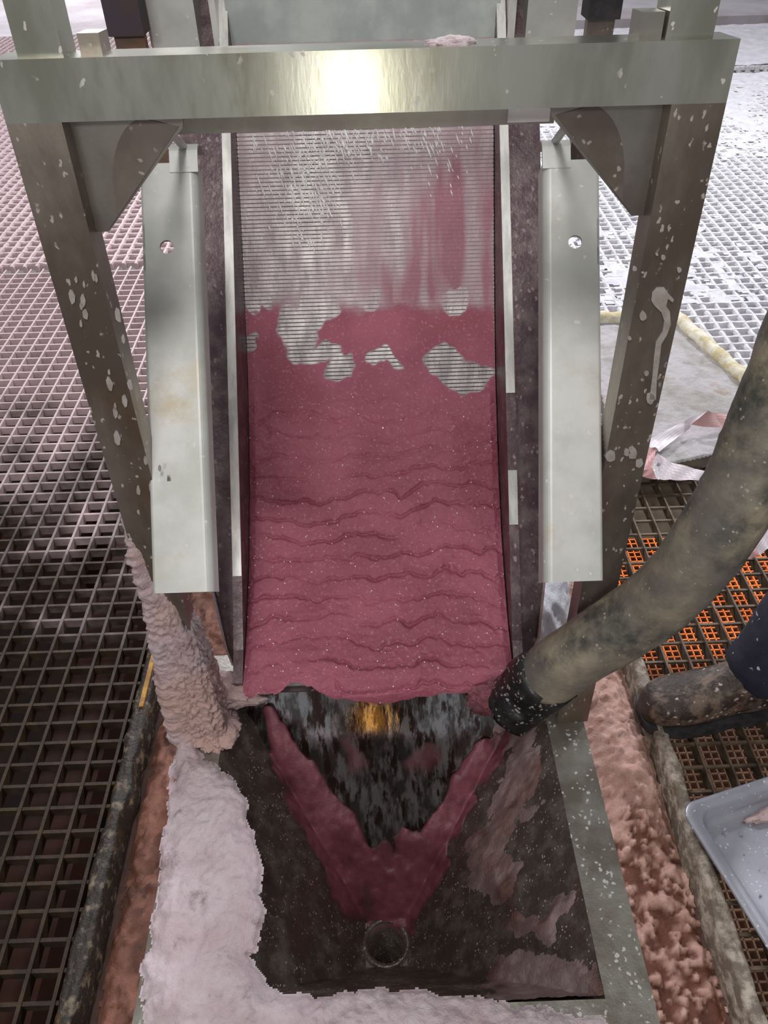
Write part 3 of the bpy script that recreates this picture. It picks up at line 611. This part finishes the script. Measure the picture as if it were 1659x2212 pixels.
# clamp channels with a round hole each
def channel(x0, x1, top, bot, inner, skew=0.0):
    t = np.array(top); b = np.array(bot); L = np.linalg.norm(b - t); d = (b - t) / L; nn = np.array([d[1], -d[0]])
    if nn[1] < 0: nn = -nn
    W = x1 - x0; bm = bmesh.new()
    # local frame: u across, w along, n normal
    hole_u, hole_w, hr = ((0.46 if inner > 0 else 0.52) * W, 0.205 * L, 0.0088)
    def co(u, w, n): p = t + d * w + nn * n; return (x0 + u + skew * w / L, p[0], p[1])
    N = 24; circ = [(hole_u + hr * math.cos(2 * math.pi * k / N), hole_w + hr * math.sin(2 * math.pi * k / N)) for k in range(N)]
    sq = []
    hs = 0.03
    for k in range(N):
        a = 2 * math.pi * k / N; q = 1 / max(abs(math.cos(a)), abs(math.sin(a))); sq.append((hole_u + hs * math.cos(a) * q, hole_w + hs * math.sin(a) * q))
    def face_sheet(n):
        cv = [bm.verts.new(co(*p, n)) for p in circ]; qv = [bm.verts.new(co(*p, n)) for p in sq]
        for k in range(N): bm.faces.new((cv[k], cv[(k + 1) % N], qv[(k + 1) % N], qv[k]))
        for (u0, u1, w0, w1) in ((0, W, 0, hole_w - hs), (0, W, hole_w + hs, L), (0, hole_u - hs, hole_w - hs, hole_w + hs), (hole_u + hs, W, hole_w - hs, hole_w + hs)):
            bm.faces.new([bm.verts.new(co(*p, n)) for p in ((u0, w0), (u1, w0), (u1, w1), (u0, w1))])
        return cv
    c1 = face_sheet(0); c2 = face_sheet(-0.004)
    for k in range(N): bm.faces.new((c1[k], c1[(k + 1) % N], c2[(k + 1) % N], c2[k]))
    # rolled flanges down both long sides (inner one with a generous radius)
    def flangeprof(u, s, r, dep):
        pr = [(u + s * r * math.sin(a), -r + r * math.cos(a)) for a in np.linspace(0, math.pi / 2, 7)] + [(u + s * r, -dep)]
        pr2 = [(u + s * (r - .004) * math.sin(a), -r + (r - .004) * math.cos(a)) for a in np.linspace(0, math.pi / 2, 7)] + [(u + s * (r - .004), -dep)]
        loop = pr + pr2[::-1]
        A = [bm.verts.new(co(p[0], 0, p[1])) for p in loop]; B = [bm.verts.new(co(p[0], L, p[1])) for p in loop]
        for k in range(len(loop)):
            j = (k + 1) % len(loop); bm.faces.new((A[k], A[j], B[j], B[k]))
        bm.faces.new(A); bm.faces.new(B[::-1])
    flangeprof(W if inner > 0 else 0, inner, 0.010, 0.034)
    flangeprof(0 if inner > 0 else W, -inner, 0.004, 0.020)
    bmesh.ops.remove_doubles(bm, verts=bm.verts, dist=0.00005)
    o = bmobj('guide_channel', bm, 'plate'); o.parent = fr; o.matrix_parent_inverse = fr.matrix_basis.inverted(); return o
fr.matrix_basis  # frame root is placed
def att(px, py, t): return CAM + ray(px, py) * t
def mk_channel(pl, inner):
    (xl, xr, yt, tt), (bl_, br_, yb, tb) = pl
    a, b, c, d = att(xl, yt, tt), att(xr, yt, tt), att(bl_, yb, tb), att(br_, yb, tb); ro, ri = 0.004, 0.010
    x0 = (a[0] + c[0]) / 2; x1 = (b[0] + d[0]) / 2; sk = (c[0] + d[0] - a[0] - b[0]) / 2
    x0 += ro if inner > 0 else ri; x1 -= ri if inner > 0 else ro
    ch = channel(x0 - sk / 2, x1 - sk / 2, ((a + b) / 2)[1:], ((c + d) / 2)[1:], inner, sk)
    return ch, (a + b) / 2, b if inner > 0 else a
ch_l = mk_channel(((298, 428, 352, 0.985), (333, 457, 1280, 0.925)), 1)
ch_r = mk_channel(((1171, 1298, 345, 0.985), (1179, 1301, 1256, 0.925)), -1)
for (ch, mid, inn), sx in ((ch_l, 1), (ch_r, -1)):       # folded top lug that hooks each channel to the back of the top bar
    c = np.array(inn); d2 = np.array([0.0, 0.62, 0.78]); n2 = np.array([0.0, -0.78, 0.62])
    prof2 = [(-0.012, 0.0), (0.012, 0.0)] + [(0.012 + 0.016 * math.sin(a), -0.016 + 0.016 * math.cos(a)) for a in np.linspace(0.2, 1.6, 8)] + [(0.028, -0.045)]
    v2 = []; f2 = []
    for (al, nn_) in prof2:
        for th_ in (0.003, -0.001):
            for xo in (0.0, 0.036): v2.append(c + np.array([-sx * xo, 0, 0]) + d2 * al + n2 * (nn_ + th_))
    for k in range(len(prof2) - 1):
        b = k * 4
        for (p_, q_) in ((0, 1), (1, 3), (3, 2), (2, 0)): f2.append((b + p_, b + q_, b + 4 + q_, b + 4 + p_))
    f2 += [(0, 1, 3, 2), tuple(len(v2) - 4 + k for k in (0, 1, 3, 2))]
    lug = pyd('hanger_lug', v2, f2, 'plate', ch, False)
    e = Vector(v2[-2]) + Vector((-sx * 0.018, 0, 0))
    tube('hanger_rod', [e, Vector((e.x, 0.90, 1.285)), Vector((e.x, 0.805, 1.325))], 0.005, 'plate', ch, n=10)
# feed box above the screen
fb = tag(empty('feed_box', (0, 1.6, 1.2)), 'frosted grey feed box plate above the sieve, behind the top bar', 'feed box')
def FB(o): return reparent(o, fb)
FB(box('front_panel', (-0.225, 0.228, 1.500, 1.506, 1.19, 1.62), 'feed', None, 0.002))
FB(box('side_channel', (-0.352, -0.272, 1.480, 1.55, 1.13, 1.62), 'plate', None, 0.006, 3)); FB(box('side_channel', (0.270, 0.352, 1.480, 1.55, 1.13, 1.62), 'plate', None, 0.006, 3))
FB(box('edge_flange', (-0.246, -0.236, 1.470, 1.52, 1.15, 1.62), 'lip', None, 0.002)); FB(box('edge_flange', (0.238, 0.250, 1.470, 1.52, 1.15, 1.62), 'lip', None, 0.002))
FB(box('back_panel', (-0.36, 0.366, 1.70, 1.71, 1.2, 1.62), 'feed', None, 0.002))
def frost(X, Y, Z): return 0.03 * np.clip(1 - np.hypot((X - 0.03) / 0.06, (Y - 1.49) / 0.03), -1, 1) + 0.02 * (fbm(X * 60, Y * 60, 3) - .5)
def rubber(x0, x1, y, label, mat, tabmat, z0):
    r = tag(empty('rubber_mount', ((x0 + x1) / 2, y, z0)), label, 'mount')
    reparent(box('rubber_block', (x0, x1, y - .02, y + .03, z0 + 0.035, z0 + 0.35), mat, None, 0.004, 2), r)
    reparent(box('steel_tab', (x0 + .004, x1 - .004, y - .005, y + .012, z0 - 0.25, z0 + 0.035), tabmat, None, 0.001, 1), r)
rubber(-0.402, -0.346, 1.44, 'dark blue rubber mount with rusty tab left of the feed box', 'mountleft', 'tabrust', 1.222)
rubber(0.356, 0.408, 1.44, 'black rubber mount right of the feed box', 'rubber', 'leg', 1.226)

# ------------------------------------------------------------------ slurry on the sieve
NU, NS = 340, 620
u = np.linspace(-HWID + .0005, HWID - .0005, NU); q = np.linspace(0.18, SL + 0.055, NS); U, Q = np.meshgrid(u, q, indexing='ij')
Qc = np.minimum(Q, SL); Y, Z = pc(Qc); NY, NZ = pn(Qc)
over = np.maximum(Q - SL, 0); Xw = U + xc(Y)
px, py = proj(np.stack([Xw, Y, Z], -1))
wx = px + 30 * (fbm(px / 60, py / 60, 4) - .5) * 2; wy = py + 40 * (fbm(px / 55 + 30, py / 70, 4) - .5) * 2
cov = sstep(590, 690, wy)                               # dense slurry below this row
for (ex, ey, rx, ry, a) in [(545, 590, 30, 50, 1), (640, 705, 44, 50, 1.1), (690, 665, 34, 40, 1), (680, 752, 55, 22, 1), (735, 800, 26, 38, 1.1), (830, 780, 42, 16, 1), (955, 785, 34, 42, 1.1), (1000, 806, 48, 32, 1.1), (1038, 798, 28, 18, .9), (988, 640, 28, 42, 1), (935, 580, 22, 45, .9), (560, 650, 22, 22, .9), (545, 735, 14, 22, .7), (1048, 565, 16, 70, .9), (800, 640, 30, 30, .5)]:
    dd = np.hypot((wx - ex) / rx, (wy - ey) / ry); cov = cov - a * sstep(1.15, 0.75, dd)
cov = np.clip(cov, 0, 1)
streak = fbm(px / 34, py / 260, 4)
thin = 0.30 + 0.95 * np.clip(streak - 0.32, 0, 1) + 0.22 * sstep(850, 1000, px) * sstep(700, 350, py) - 0.16 * np.exp(-((px - 700) / 90) ** 2)
for (ex, ey, rx, ry, a) in [(860, 620, 150, 60, .25), (950, 450, 60, 180, .2), (690, 420, 18, 60, .25), (580, 330, 20, 80, .2)]:
    thin = thin + a * np.exp(-((px - ex) / rx) ** 2 - ((py - ey) / ry) ** 2)
alpha = np.clip(np.maximum(np.clip(thin, .15, .80) * (1 - sstep(500, 620, py) * .0), cov * 0.97), 0, 1)
patchmask = sstep(600, 690, wy) * (1 - cov); alpha = np.where(patchmask > 0.3, np.minimum(alpha, 0.10 + 0.5 * (1 - patchmask)), alpha)
deep = sstep(790, 900, py)
# terraced ripples
warp = 1.2 * fbm(U * 8 + 4, Q * 4, 3) + 0.42 * fbm(U * 40, Q * 20, 3)
ph = Q * 27 + warp * 1.6; fr_ = ph - np.floor(ph); row = np.floor(ph)
amp = np.clip(1.8 * fbm(U * 14 + row * 7.3, row * 3.1, 2) - 0.35, 0.05, 1)
saw = np.where(fr_ < 0.12, 0.75 * (1 - fr_ / 0.12), np.clip((fr_ - 0.12) / 0.16, 0, 1) ** 0.6 * (1 - 0.25 * fr_))
rip = deep * amp * (saw - 0.6) * 0.0085 * (0.6 + 0.8 * sstep(900, 1100, py))
lump = deep * (0.011 * (fbm(U * 20, Q * 30, 4) - .5) + 0.0026 * (fbm(U * 110, Q * 140, 3) - .5) + 0.0014 * (fbm(U * 320, Q * 320, 2) - .5))
h = 0.0011 + 0.0022 * cov * sstep(600, 800, py) + deep * 0.010 + rip + lump + 0.0009 * (fbm(U * 60, Q * 14, 3) - .5)
edge = np.minimum(U + HWID, HWID - U); h = h * np.where(edge < .012, 0.55 + 0.45 * edge / .012, 1)
h = np.maximum(h, 0.0009)
PX = Xw; PY = Y + NY * h; PZ = Z + NZ * h
drop = np.clip(over, 0, 1); PY = PY - 0.018 * np.tanh(drop / 0.02); PZ = PZ - drop * 0.95
cut = 0.016 + 0.024 * np.exp(-((U - 0.005) / 0.11) ** 2) + 0.016 * (fbm(U * 22, U * 0 + 3.3, 3) - .5) * 2 + 0.03 * np.exp(-((U - 0.185) / 0.022) ** 2) - 0.012 * np.exp(-((U + .13) / .03) ** 2)
keep = over < cut
sl = gridmesh('pink_slurry', np.stack([PX, PY, PZ], -1), keep, 'slurry', None, {'alpha': alpha})
tag(sl, 'pink rippled salt slurry sliding down the sieve screen', 'slurry', kind='stuff')
# sparkling crystals and white blobs painted as glints of the flowing water
def scatter(name, pts, fn, mat, parent):
    v, f = [], []
    for p in pts:
        b = len(v); vs, fs = fn(p); v += vs; f += [tuple(b + i for i in q_) for q_ in fs]
    me = bpy.data.meshes.new(name); me.from_pydata(v, [], f); me.update(); o = mobj(name, me, mat, parent); o['kind'] = 'stuff'; return o
OCT = [(1, 0, 0), (-1, 0, 0), (0, 1, 0), (0, -1, 0), (0, 0, 1), (0, 0, -1)]; OF = [(0, 2, 4), (2, 1, 4), (1, 3, 4), (3, 0, 4), (2, 0, 5), (1, 2, 5), (3, 1, 5), (0, 3, 5)]
def octa(p):
    c, r, e = p; R = Matrix.Rotation(random.random() * 6.28, 3, Vector((random.random() - .5, random.random() - .5, random.random() - .5)).normalized())
    return [tuple(Vector(c) + R @ (Vector(q_) * r)) for q_ in OCT], OF
cand = np.argwhere((py > 850) & keep); pts = []
for k in _rng.choice(len(cand), 520, replace=False):
    i, j = cand[k]; pts.append(((PX[i, j], PY[i, j] + NY[i, j] * 0.0005, PZ[i, j] + NZ[i, j] * .0008), 0.0007 + 0.0010 * random.random() ** 3, 0))
scatter('salt_crystals', pts, octa, 'crystal', sl)
def glint_blob(p):
    c, r, e = p; return [(c[0] + q_[0] * r * .8 + q_[1] * r * e * 0.3, c[1] + q_[1] * r * e * (-.58) + q_[2] * r * -.6, c[2] + q_[1] * r * e * (-.8) + q_[2] * r * .6) for q_ in OCT], OF
pts = []
wgt = np.exp(-((px - 665) / 55) ** 2 - ((py - 400) / 85) ** 2) + .8 * np.exp(-((px - 740) / 90) ** 2 - ((py - 310) / 35) ** 2) + .5 * np.exp(-((px - 930) / 25) ** 2 - ((py - 320) / 60) ** 2) + .35 * np.exp(-((px - 995) / 20) ** 2 - ((py - 330) / 55) ** 2) + .5 * np.exp(-((px - 545) / 15) ** 2 - ((py - 315) / 30) ** 2) + .25 * np.exp(-((px - 860) / 40) ** 2 - ((py - 300) / 25) ** 2)
wgt = wgt * (py > 270) * (py < 560); wv = wgt.ravel() / wgt.sum()
for k in _rng.choice(wgt.size, 520, p=wv):
    i, j = np.unravel_index(k, wgt.shape); pts.append(((PX[i, j], PY[i, j] + NY[i, j] * .0004, PZ[i, j] + NZ[i, j] * .0004), 0.0011 + 0.0009 * random.random(), 2 + 6 * random.random() ** 2))
scatter('painted_glints', pts, glint_blob, 'glint', sl)

# lumps of slurry caught at the right end of the lip, salt between the leg and the sieve
def blob(name, c, r, mat, label, seed, squash=(1, 1, 1), amp=0.3, sub=5, cat='salt'):
    bm = bmesh.new(); bmesh.ops.create_icosphere(bm, subdivisions=sub, radius=1)
    for v_ in bm.verts:
        d = v_.co; k = 1 + amp * (float(fbm(d.x * 2.3 + seed, d.y * 2.3 + d.z * 1.7, 4)) - .5) * 2 + amp * .35 * (float(fbm(d.x * 9 + d.z * 6 + seed, d.y * 9 - d.z * 5, 3)) - .5) * 2
        v_.co = Vector((d.x * squash[0], d.y * squash[1], d.z * squash[2])) * k * r + Vector(c)
    o = bmobj(name, bm, mat, None, smooth=True); tag(o, label, cat, kind='stuff'); return o
M['darkslurry'] = mat_salt('dark_slurry', lin(126, 66, 80), lin(150, 92, 100), lin(96, 54, 62), 22, bump=0.6)
blob('slurry_lump', (0.178, 0.735, 0.425), 0.038, 'darkslurry', 'dark pink slurry lump hanging at the right end of the sieve lip', 3, (1.1, .5, 1.1), 0.4, cat='slurry')
blob('salt_bridge', (-0.270, 0.765, 0.432), 0.066, 'legsalt', 'salt bridge between the left leg and the sieve lip', 8, (1.15, .50, .45), 0.45)
blob('salt_bridge', (-0.283, 0.715, 0.408), 0.045, 'legsalt', 'salt mound around the foot of the left leg', 12, (.85, 1.2, .35), 0.4)
blob('salt_frost', (0.078, 0.787, 1.3525), 0.014, 'crust', 'small frosty salt clump on top of the frame bar', 31, (1.7, .8, .38), 0.45, 4)
blob('salt_pile', (0.395, 1.33, 0.02), 0.11, 'saltwhite', 'bright white salt pile behind the hose, right of the sieve', 17, (.8, 1.5, .75), 0.25)

# ------------------------------------------------------------------ hose
hp_ = [(1098, 1545, .475), (1150, 1487, .53), (1240, 1420, .62), (1390, 1322, .72), (1480, 1240, .80), (1560, 1130, .88), (1625, 1010, .95), (1680, 880, 1.02)]
hw = [Vector(atz(*p)) for p in hp_]; _d = hw[-1] - hw[-2]; hw += [hw[-1] + _d * 1.2 + Vector((0, 0, 0.02)), hw[-1] + _d * 2.4 + Vector((0, 0, 0.16)), hw[-1] + _d * 3.0 + Vector((0, 0, 0.5)), hw[-1] + _d * 3.1 + Vector((0, 0, 1.6))]
hs_ = spline(hw, 8)
hz_ = tag(empty('discharge_hose', hw[0]), 'thick muddy grey hose bending into the hopper over its right rim', 'hose')
n0 = 12
reparent(tube('hose_body', hs_[n0 - 1:], [0.045] * len(hs_[n0 - 1:]), 'hose', n=32, lump=0.05), hz_)
reparent(tube('rubber_sleeve', hs_[:n0 + 1], [0.036 + 0.012 * min(1, i / 6) for i in range(n0 + 1)], 'sleeve', n=32, lump=0.16), hz_)

# ------------------------------------------------------------------ hatch, foam, tape
hz0 = 0.02
A, B_, C_, D_, E_ = [Vector(atz(*p, 0.06)) for p in [(1462, 692), (1659, 866), (1640, 955), (1420, 1005), (1296, 692)]]
def isect(p, d, q_, e): 
    t = ((q_.x - p.x) * e.y - (q_.y - p.y) * e.x) / (d.x * e.y - d.y * e.x); return p + d * t
br = isect(A, B_ - A, D_, C_ - D_); bl = D_ + (D_ - C_) * 0.30; tl = E_ + (E_ - A) * 0.25
ht = tag(empty('hatch_cover', ((A + bl) / 2).to_tuple()), 'salt covered hatch lid with yellow foam edge lying on the right grating', 'hatch')
def zs(p, z): return (p.x, p.y, z)
reparent(slab_poly('lid', [zs(tl, 0.006), zs(A, 0.006), zs(br, 0.006), zs(bl, 0.006)], (0, 0, 0.046), 'hatchside', None, 0.002), ht)
hpoly = [tl.xy[:], A.xy[:], br.xy[:], bl.xy[:]]
def hsalt(X, Y, Z):
    d = inpoly(X + .006 * (fbm(X * 60, Y * 60, 2) - .5), Y, hpoly); return np.where(d > 0, 0.004 + 0.004 * fbm(X * 6, Y * 6, 3) + 0.006 * (fbm(X * 50, Y * 50, 4) - .4), -1)
s_ = reparent(patch('salt_layer', 0.5, 1.5, 1.6, 2.75, 0.0045, flat(0.052), hsalt, 'hatch', down=0.05), ht); s_['kind'] = 'stuff'
def foam(p, q_, label, seed):
    n_ = 40; pts = [p.lerp(q_, i / n_) for i in range(n_ + 1)]; pts = [Vector((a.x, a.y, 0.066 + 0.003 * math.sin(i * .9))) for i, a in enumerate(pts)]
    return reparent(tube('foam_strip', pts, [0.024 + 0.004 * float(vnoise(i * .5, seed)) + (0.008 if abs(i - 26) < 2 else 0) for i in range(n_ + 1)], 'foam', n=14, lump=0.18), ht)
foam(A, br, '', 3.3); foam(tl, A, '', 9.1)
def ribbon(name, rows, label, redset=()):
    r = tag(empty(name, tuple(atz(*rows[0][0]))), label, 'tape'); bmA = bmesh.new(); bmB = bmesh.new()
    for k in range(len(rows) - 1):
        bm = bmB if k in redset else bmA
        a, b = [Vector(atz(*p)) for p in rows[k]]; c, d = [Vector(atz(*p)) for p in rows[k + 1]]
        n_ = 6; g = [[(a.lerp(b, j / n_)).lerp(c.lerp(d, j / n_), i / n_) + Vector((0, 0, 0.0016 * math.sin(1.1 * i + 0.9 * j + k))) for j in range(n_ + 1)] for i in range(n_ + 1)]
        vv = [[bm.verts.new(p) for p in row_] for row_ in g]
        for i in range(n_):
            for j in range(n_): bm.faces.new((vv[i][j], vv[i][j + 1], vv[i + 1][j + 1], vv[i + 1][j]))
    for nm, bm, mat in (('tape_band', bmA, 'tape'), ('red_band', bmB, 'tapered')):
        if not bm.faces: bm.free(); continue
        o = bmobj(nm, bm, mat, None); md = o.modifiers.new('thickness', 'SOLIDIFY'); md.thickness = 0.0008; reparent(o, r)
ribbon('barrier_tape', [((1690, 905, .085), (1690, 945, .08)), ((1622, 900, .09), (1605, 940, .08)), ((1545, 892, .11), (1560, 925, .08)), ((1528, 888, .14), (1492, 918, .10)), ((1480, 908, .10), (1490, 925, .08)), ((1398, 952, .085), (1424, 976, .075)), ((1392, 975, .07), (1415, 965, .10))], 'crumpled white and pink tape lying across the hatch lid', {0, 1, 2})
ribbon('barrier_tape', [((1395, 965, .09), (1418, 970, .09)), ((1384, 1020, .06), (1408, 1010, .07)), ((1386, 1030, .05), (1420, 1036, .05)), ((1420, 978, .07), (1424, 1036, .04)), ((1448, 998, .06), (1452, 1037, .04)), ((1500, 1012, .05), (1510, 1038, .035)), ((1550, 1026, .045), (1545, 1040, .035))], 'twisted end of tape hanging off the hatch front onto the grating', {0, 1})
ribbon('barrier_tape', [((1700, 1105, .20), (1700, 1180, .18)), ((1650, 1130, .20), (1659, 1185, .18)), ((1628, 1165, .19), (1640, 1200, .17)), ((1600, 1200, .18), (1612, 1208, .17))], 'small scrap of white and red tape under the hose', {2})

# ------------------------------------------------------------------ sheet pan
c0 = Vector(atz(1466, 1742, 0.05)); ang = math.atan2(0.055, 0.2)
tr_ = tag(empty('sheet_pan', (c0.x, c0.y, 0.022), (0, 0, ang)), 'shallow stainless sheet pan with dried crumbs at the bottom right', 'tray')
bm = bmesh.new(); W_, L_ = 0.50, 0.36
def rrect(inset, r, z, n_=8):
    pts = []
    for (cx_, cy_, a0) in ((W_ - inset - r, -inset - r, 0), (inset + r, -inset - r, 90), (inset + r, -L_ + inset + r, 180), (W_ - inset - r, -L_ + inset + r, 270)):
        for k in range(n_ + 1):
            a = math.radians(a0 + 90 * k / n_); pts.append((cx_ + r * math.cos(a), cy_ + r * math.sin(a), z))
    return pts
loops = [rrect(0.000, .032, .026), rrect(-.001, .033, .030), rrect(0.002, .031, .032), rrect(0.022, .030, .032), rrect(.025, .029, .029), rrect(.032, .028, .006), rrect(.037, .026, .002), rrect(.045, .022, .000)]
pv = None
for lp in loops:
    vs = [bm.verts.new(p) for p in lp]
    if pv:
        for k in range(len(vs)): bm.faces.new((pv[k], pv[(k + 1) % len(vs)], vs[(k + 1) % len(vs)], vs[k]))
    pv = vs
bm.faces.new(pv); o = bmobj('pan_body', bm, 'tray', tr_, smooth=True); md = o.modifiers.new('thickness', 'SOLIDIFY'); md.thickness = 0.0012; md.offset = -1
pts = []
for k in range(170): pts.append(((random.uniform(.05, W_ - .05), random.uniform(-L_ + .05, -.06), 0.0015), 0.0008 + 0.004 * random.random() ** 4, 0))
cr_ = scatter('crumbs', pts, octa, 'crumb', tr_)
b1 = blob('residue', (0, 0, 0), 0.03, 'legsalt', 'x', 21, (2.6, .5, .28), .4, 4)
for k_ in ('label', 'category'): del b1[k_]
b1.parent = tr_; b1.location = (0.19, -0.058, 0.004)

# ------------------------------------------------------------------ person
pr = tag(empty('person', (0.80, 1.02, 0)), 'person in navy splattered work trousers, salt crusted boot on the grating', 'person')
def boot(cx_, cy_, ang, parent):
    # lofted sections from toe (0) to heel (0.29): x along foot, half width, height
    sec = [(0.0, .016, .036), (.008, .036, .060), (.035, .052, .080), (.075, .058, .088), (.12, .056, .098), (.165, .050, .122), (.20, .042, .155), (.225, .043, .185), (.255, .041, .185), (.285, .034, .170), (.298, .020, .150)]
    v, f = [], []; n_ = 20
    for (x, w, hh) in sec:
        for k in range(n_):
            a = 2 * math.pi * k / n_; c, s_ = math.cos(a), math.sin(a)
            yy = w * (abs(c) ** 0.75) * (1 if c > 0 else -1); zz = hh * 0.5 + hh * 0.5 * (abs(s_) ** 0.7) * (1 if s_ > 0 else -1)
            v.append((x, yy, max(zz, 0.0) + 0.012))
    for i in range(len(sec) - 1):
        for k in range(n_): f.append((i * n_ + k, i * n_ + (k + 1) % n_, (i + 1) * n_ + (k + 1) % n_, (i + 1) * n_ + k))
    f += [tuple(range(n_)), tuple(range((len(sec) - 1) * n_, len(sec) * n_))]
    o = pyd('boot', v, f, 'boot', None, True); o.modifiers.new('s', 'SUBSURF').levels = 1; o.modifiers['s'].render_levels = 2
    T = Matrix.Translation((cx_, cy_, 0)) @ Matrix.Rotation(ang, 4, 'Z'); o.data.transform(T)
    out = []
    for (x, w, hh) in sec: out.append((x, w * 1.06 + .003))
    pl = [(x, w, 0.0) for x, w in out] + [(x, -w, 0.0) for x, w in out[::-1]]
    s2 = slab_poly('sole', [tuple(T @ Vector(p)) for p in pl], (0, 0, 0.022), 'rubber', None, 0.003)
    reparent(o, parent); s2.parent = o
    return o
boot(0.562, 0.965, math.radians(3), pr); boot(1.04, 1.36, math.radians(2), pr)
me = bpy.data.meshes.new('work_clothes')
J = [(0.800, 0.978, .10, .088, .080), (0.815, 0.98, .16, .096, .090), (0.86, 0.99, .32, .090, .085), (0.90, 1.05, .50, .085, .082), (0.93, 1.085, .72, .095, .092), (0.98, 1.20, .95, .15, .16), (0.945, 1.20, 1.15, .12, .16), (0.93, 1.20, 1.38, .12, .19), (0.92, 1.20, 1.52, .06, .07), (0.91, 1.20, 1.62, .055, .055),
     (1.05, 1.30, .72, .095, .092), (1.12, 1.33, .50, .085, .082), (1.20, 1.355, .32, .085, .08), (1.265, 1.372, .16, .088, .082), (1.275, 1.372, .10, .08, .075),
     (0.93, 0.98, 1.40, .06, .06), (0.95, 0.94, 1.15, .05, .05), (0.87, 0.96, .95, .04, .04), (0.93, 1.42, 1.40, .06, .06), (0.95, 1.46, 1.15, .05, .05), (0.87, 1.44, .95, .04, .04)]
Ed = [(0, 1), (1, 2), (2, 3), (3, 4), (4, 5), (5, 6), (6, 7), (7, 8), (8, 9), (5, 10), (10, 11), (11, 12), (12, 13), (13, 14), (7, 15), (15, 16), (16, 17), (7, 18), (18, 19), (19, 20)]
me.from_pydata([j[:3] for j in J], Ed, []); me.update()
body = mobj('work_clothes', me, 'cloth', None); sk = body.modifiers.new('skin', 'SKIN'); sk.use_smooth_shade = True
for i, j in enumerate(J): me.skin_vertices[0].data[i].radius = (j[3], j[4])
me.skin_vertices[0].data[5].use_root = True
sb = body.modifiers.new('smooth', 'SUBSURF'); sb.levels = 2; sb.render_levels = 2
tx = bpy.data.textures.new('folds', 'CLOUDS'); tx.noise_scale = 0.06; dm = body.modifiers.new('folds', 'DISPLACE'); dm.texture = tx; dm.strength = 0.022; dm.texture_coords = 'GLOBAL'; dm.mid_level = .5
reparent(body, pr)
def hand(x, y, z, s):
    bm = bmesh.new(); bmesh.ops.create_icosphere(bm, subdivisions=2, radius=1, matrix=Matrix.Translation((x - .01, y, z - .05)) @ Matrix.Diagonal((.016, .042, .05, 1)))
    for k, (dy, L) in enumerate(((-.03, .06), (-.01, .072), (.01, .068), (.03, .055))):
        for t in range(3): bmesh.ops.create_icosphere(bm, subdivisions=1, radius=1, matrix=Matrix.Translation((x - .012 - .010 * t, y + dy, z - .09 - L * (t + .3) / 3)) @ Matrix.Diagonal((.009, .009, .016, 1)))
    for t in range(3): bmesh.ops.create_icosphere(bm, subdivisions=1, radius=1, matrix=Matrix.Translation((x - .02 - .012 * t, y + s * (.04 + .008 * t), z - .045 - .018 * t)) @ Matrix.Diagonal((.010, .010, .016, 1)))
    reparent(bmobj('hand', bm, 'skin', None, smooth=True), pr)
hand(.855, .96, .93, 1); hand(.855, 1.44, .93, -1)
bm = bmesh.new(); bmesh.ops.create_icosphere(bm, subdivisions=3, radius=1, matrix=Matrix.Translation((.89, 1.20, 1.70)) @ Matrix.Diagonal((.095, .075, .12, 1)))
bmesh.ops.create_icosphere(bm, subdivisions=2, radius=1, matrix=Matrix.Translation((.795, 1.20, 1.685)) @ Matrix.Diagonal((.018, .014, .024, 1)))
for s in (-1, 1):
    bmesh.ops.create_icosphere(bm, subdivisions=2, radius=1, matrix=Matrix.Translation((.90, 1.20 + s * .076, 1.69)) @ Matrix.Diagonal((.022, .010, .032, 1)))
    bmesh.ops.create_icosphere(bm, subdivisions=2, radius=.012, matrix=Matrix.Translation((.808, 1.20 + s * .030, 1.715)))
bmesh.ops.create_icosphere(bm, subdivisions=2, radius=1, matrix=Matrix.Translation((.806, 1.20, 1.645)) @ Matrix.Diagonal((.010, .026, .007, 1)))
reparent(bmobj('head', bm, 'skin', None, smooth=True), pr)
bm = bmesh.new(); bmesh.ops.create_uvsphere(bm, u_segments=24, v_segments=12, radius=1, matrix=Matrix.Translation((.90, 1.20, 1.74)) @ Matrix.Diagonal((.125, .105, .12, 1)))
bmesh.ops.delete(bm, geom=[v_ for v_ in bm.verts if v_.co.z < 1.735], context='VERTS')
bmesh.ops.create_cone(bm, cap_ends=True, segments=28, radius1=.15, radius2=.14, depth=.008, matrix=Matrix.Translation((.885, 1.20, 1.745)) @ Matrix.Diagonal((1, .82, 1, 1)))
reparent(bmobj('helmet', bm, 'helmet', None, smooth=True), pr)
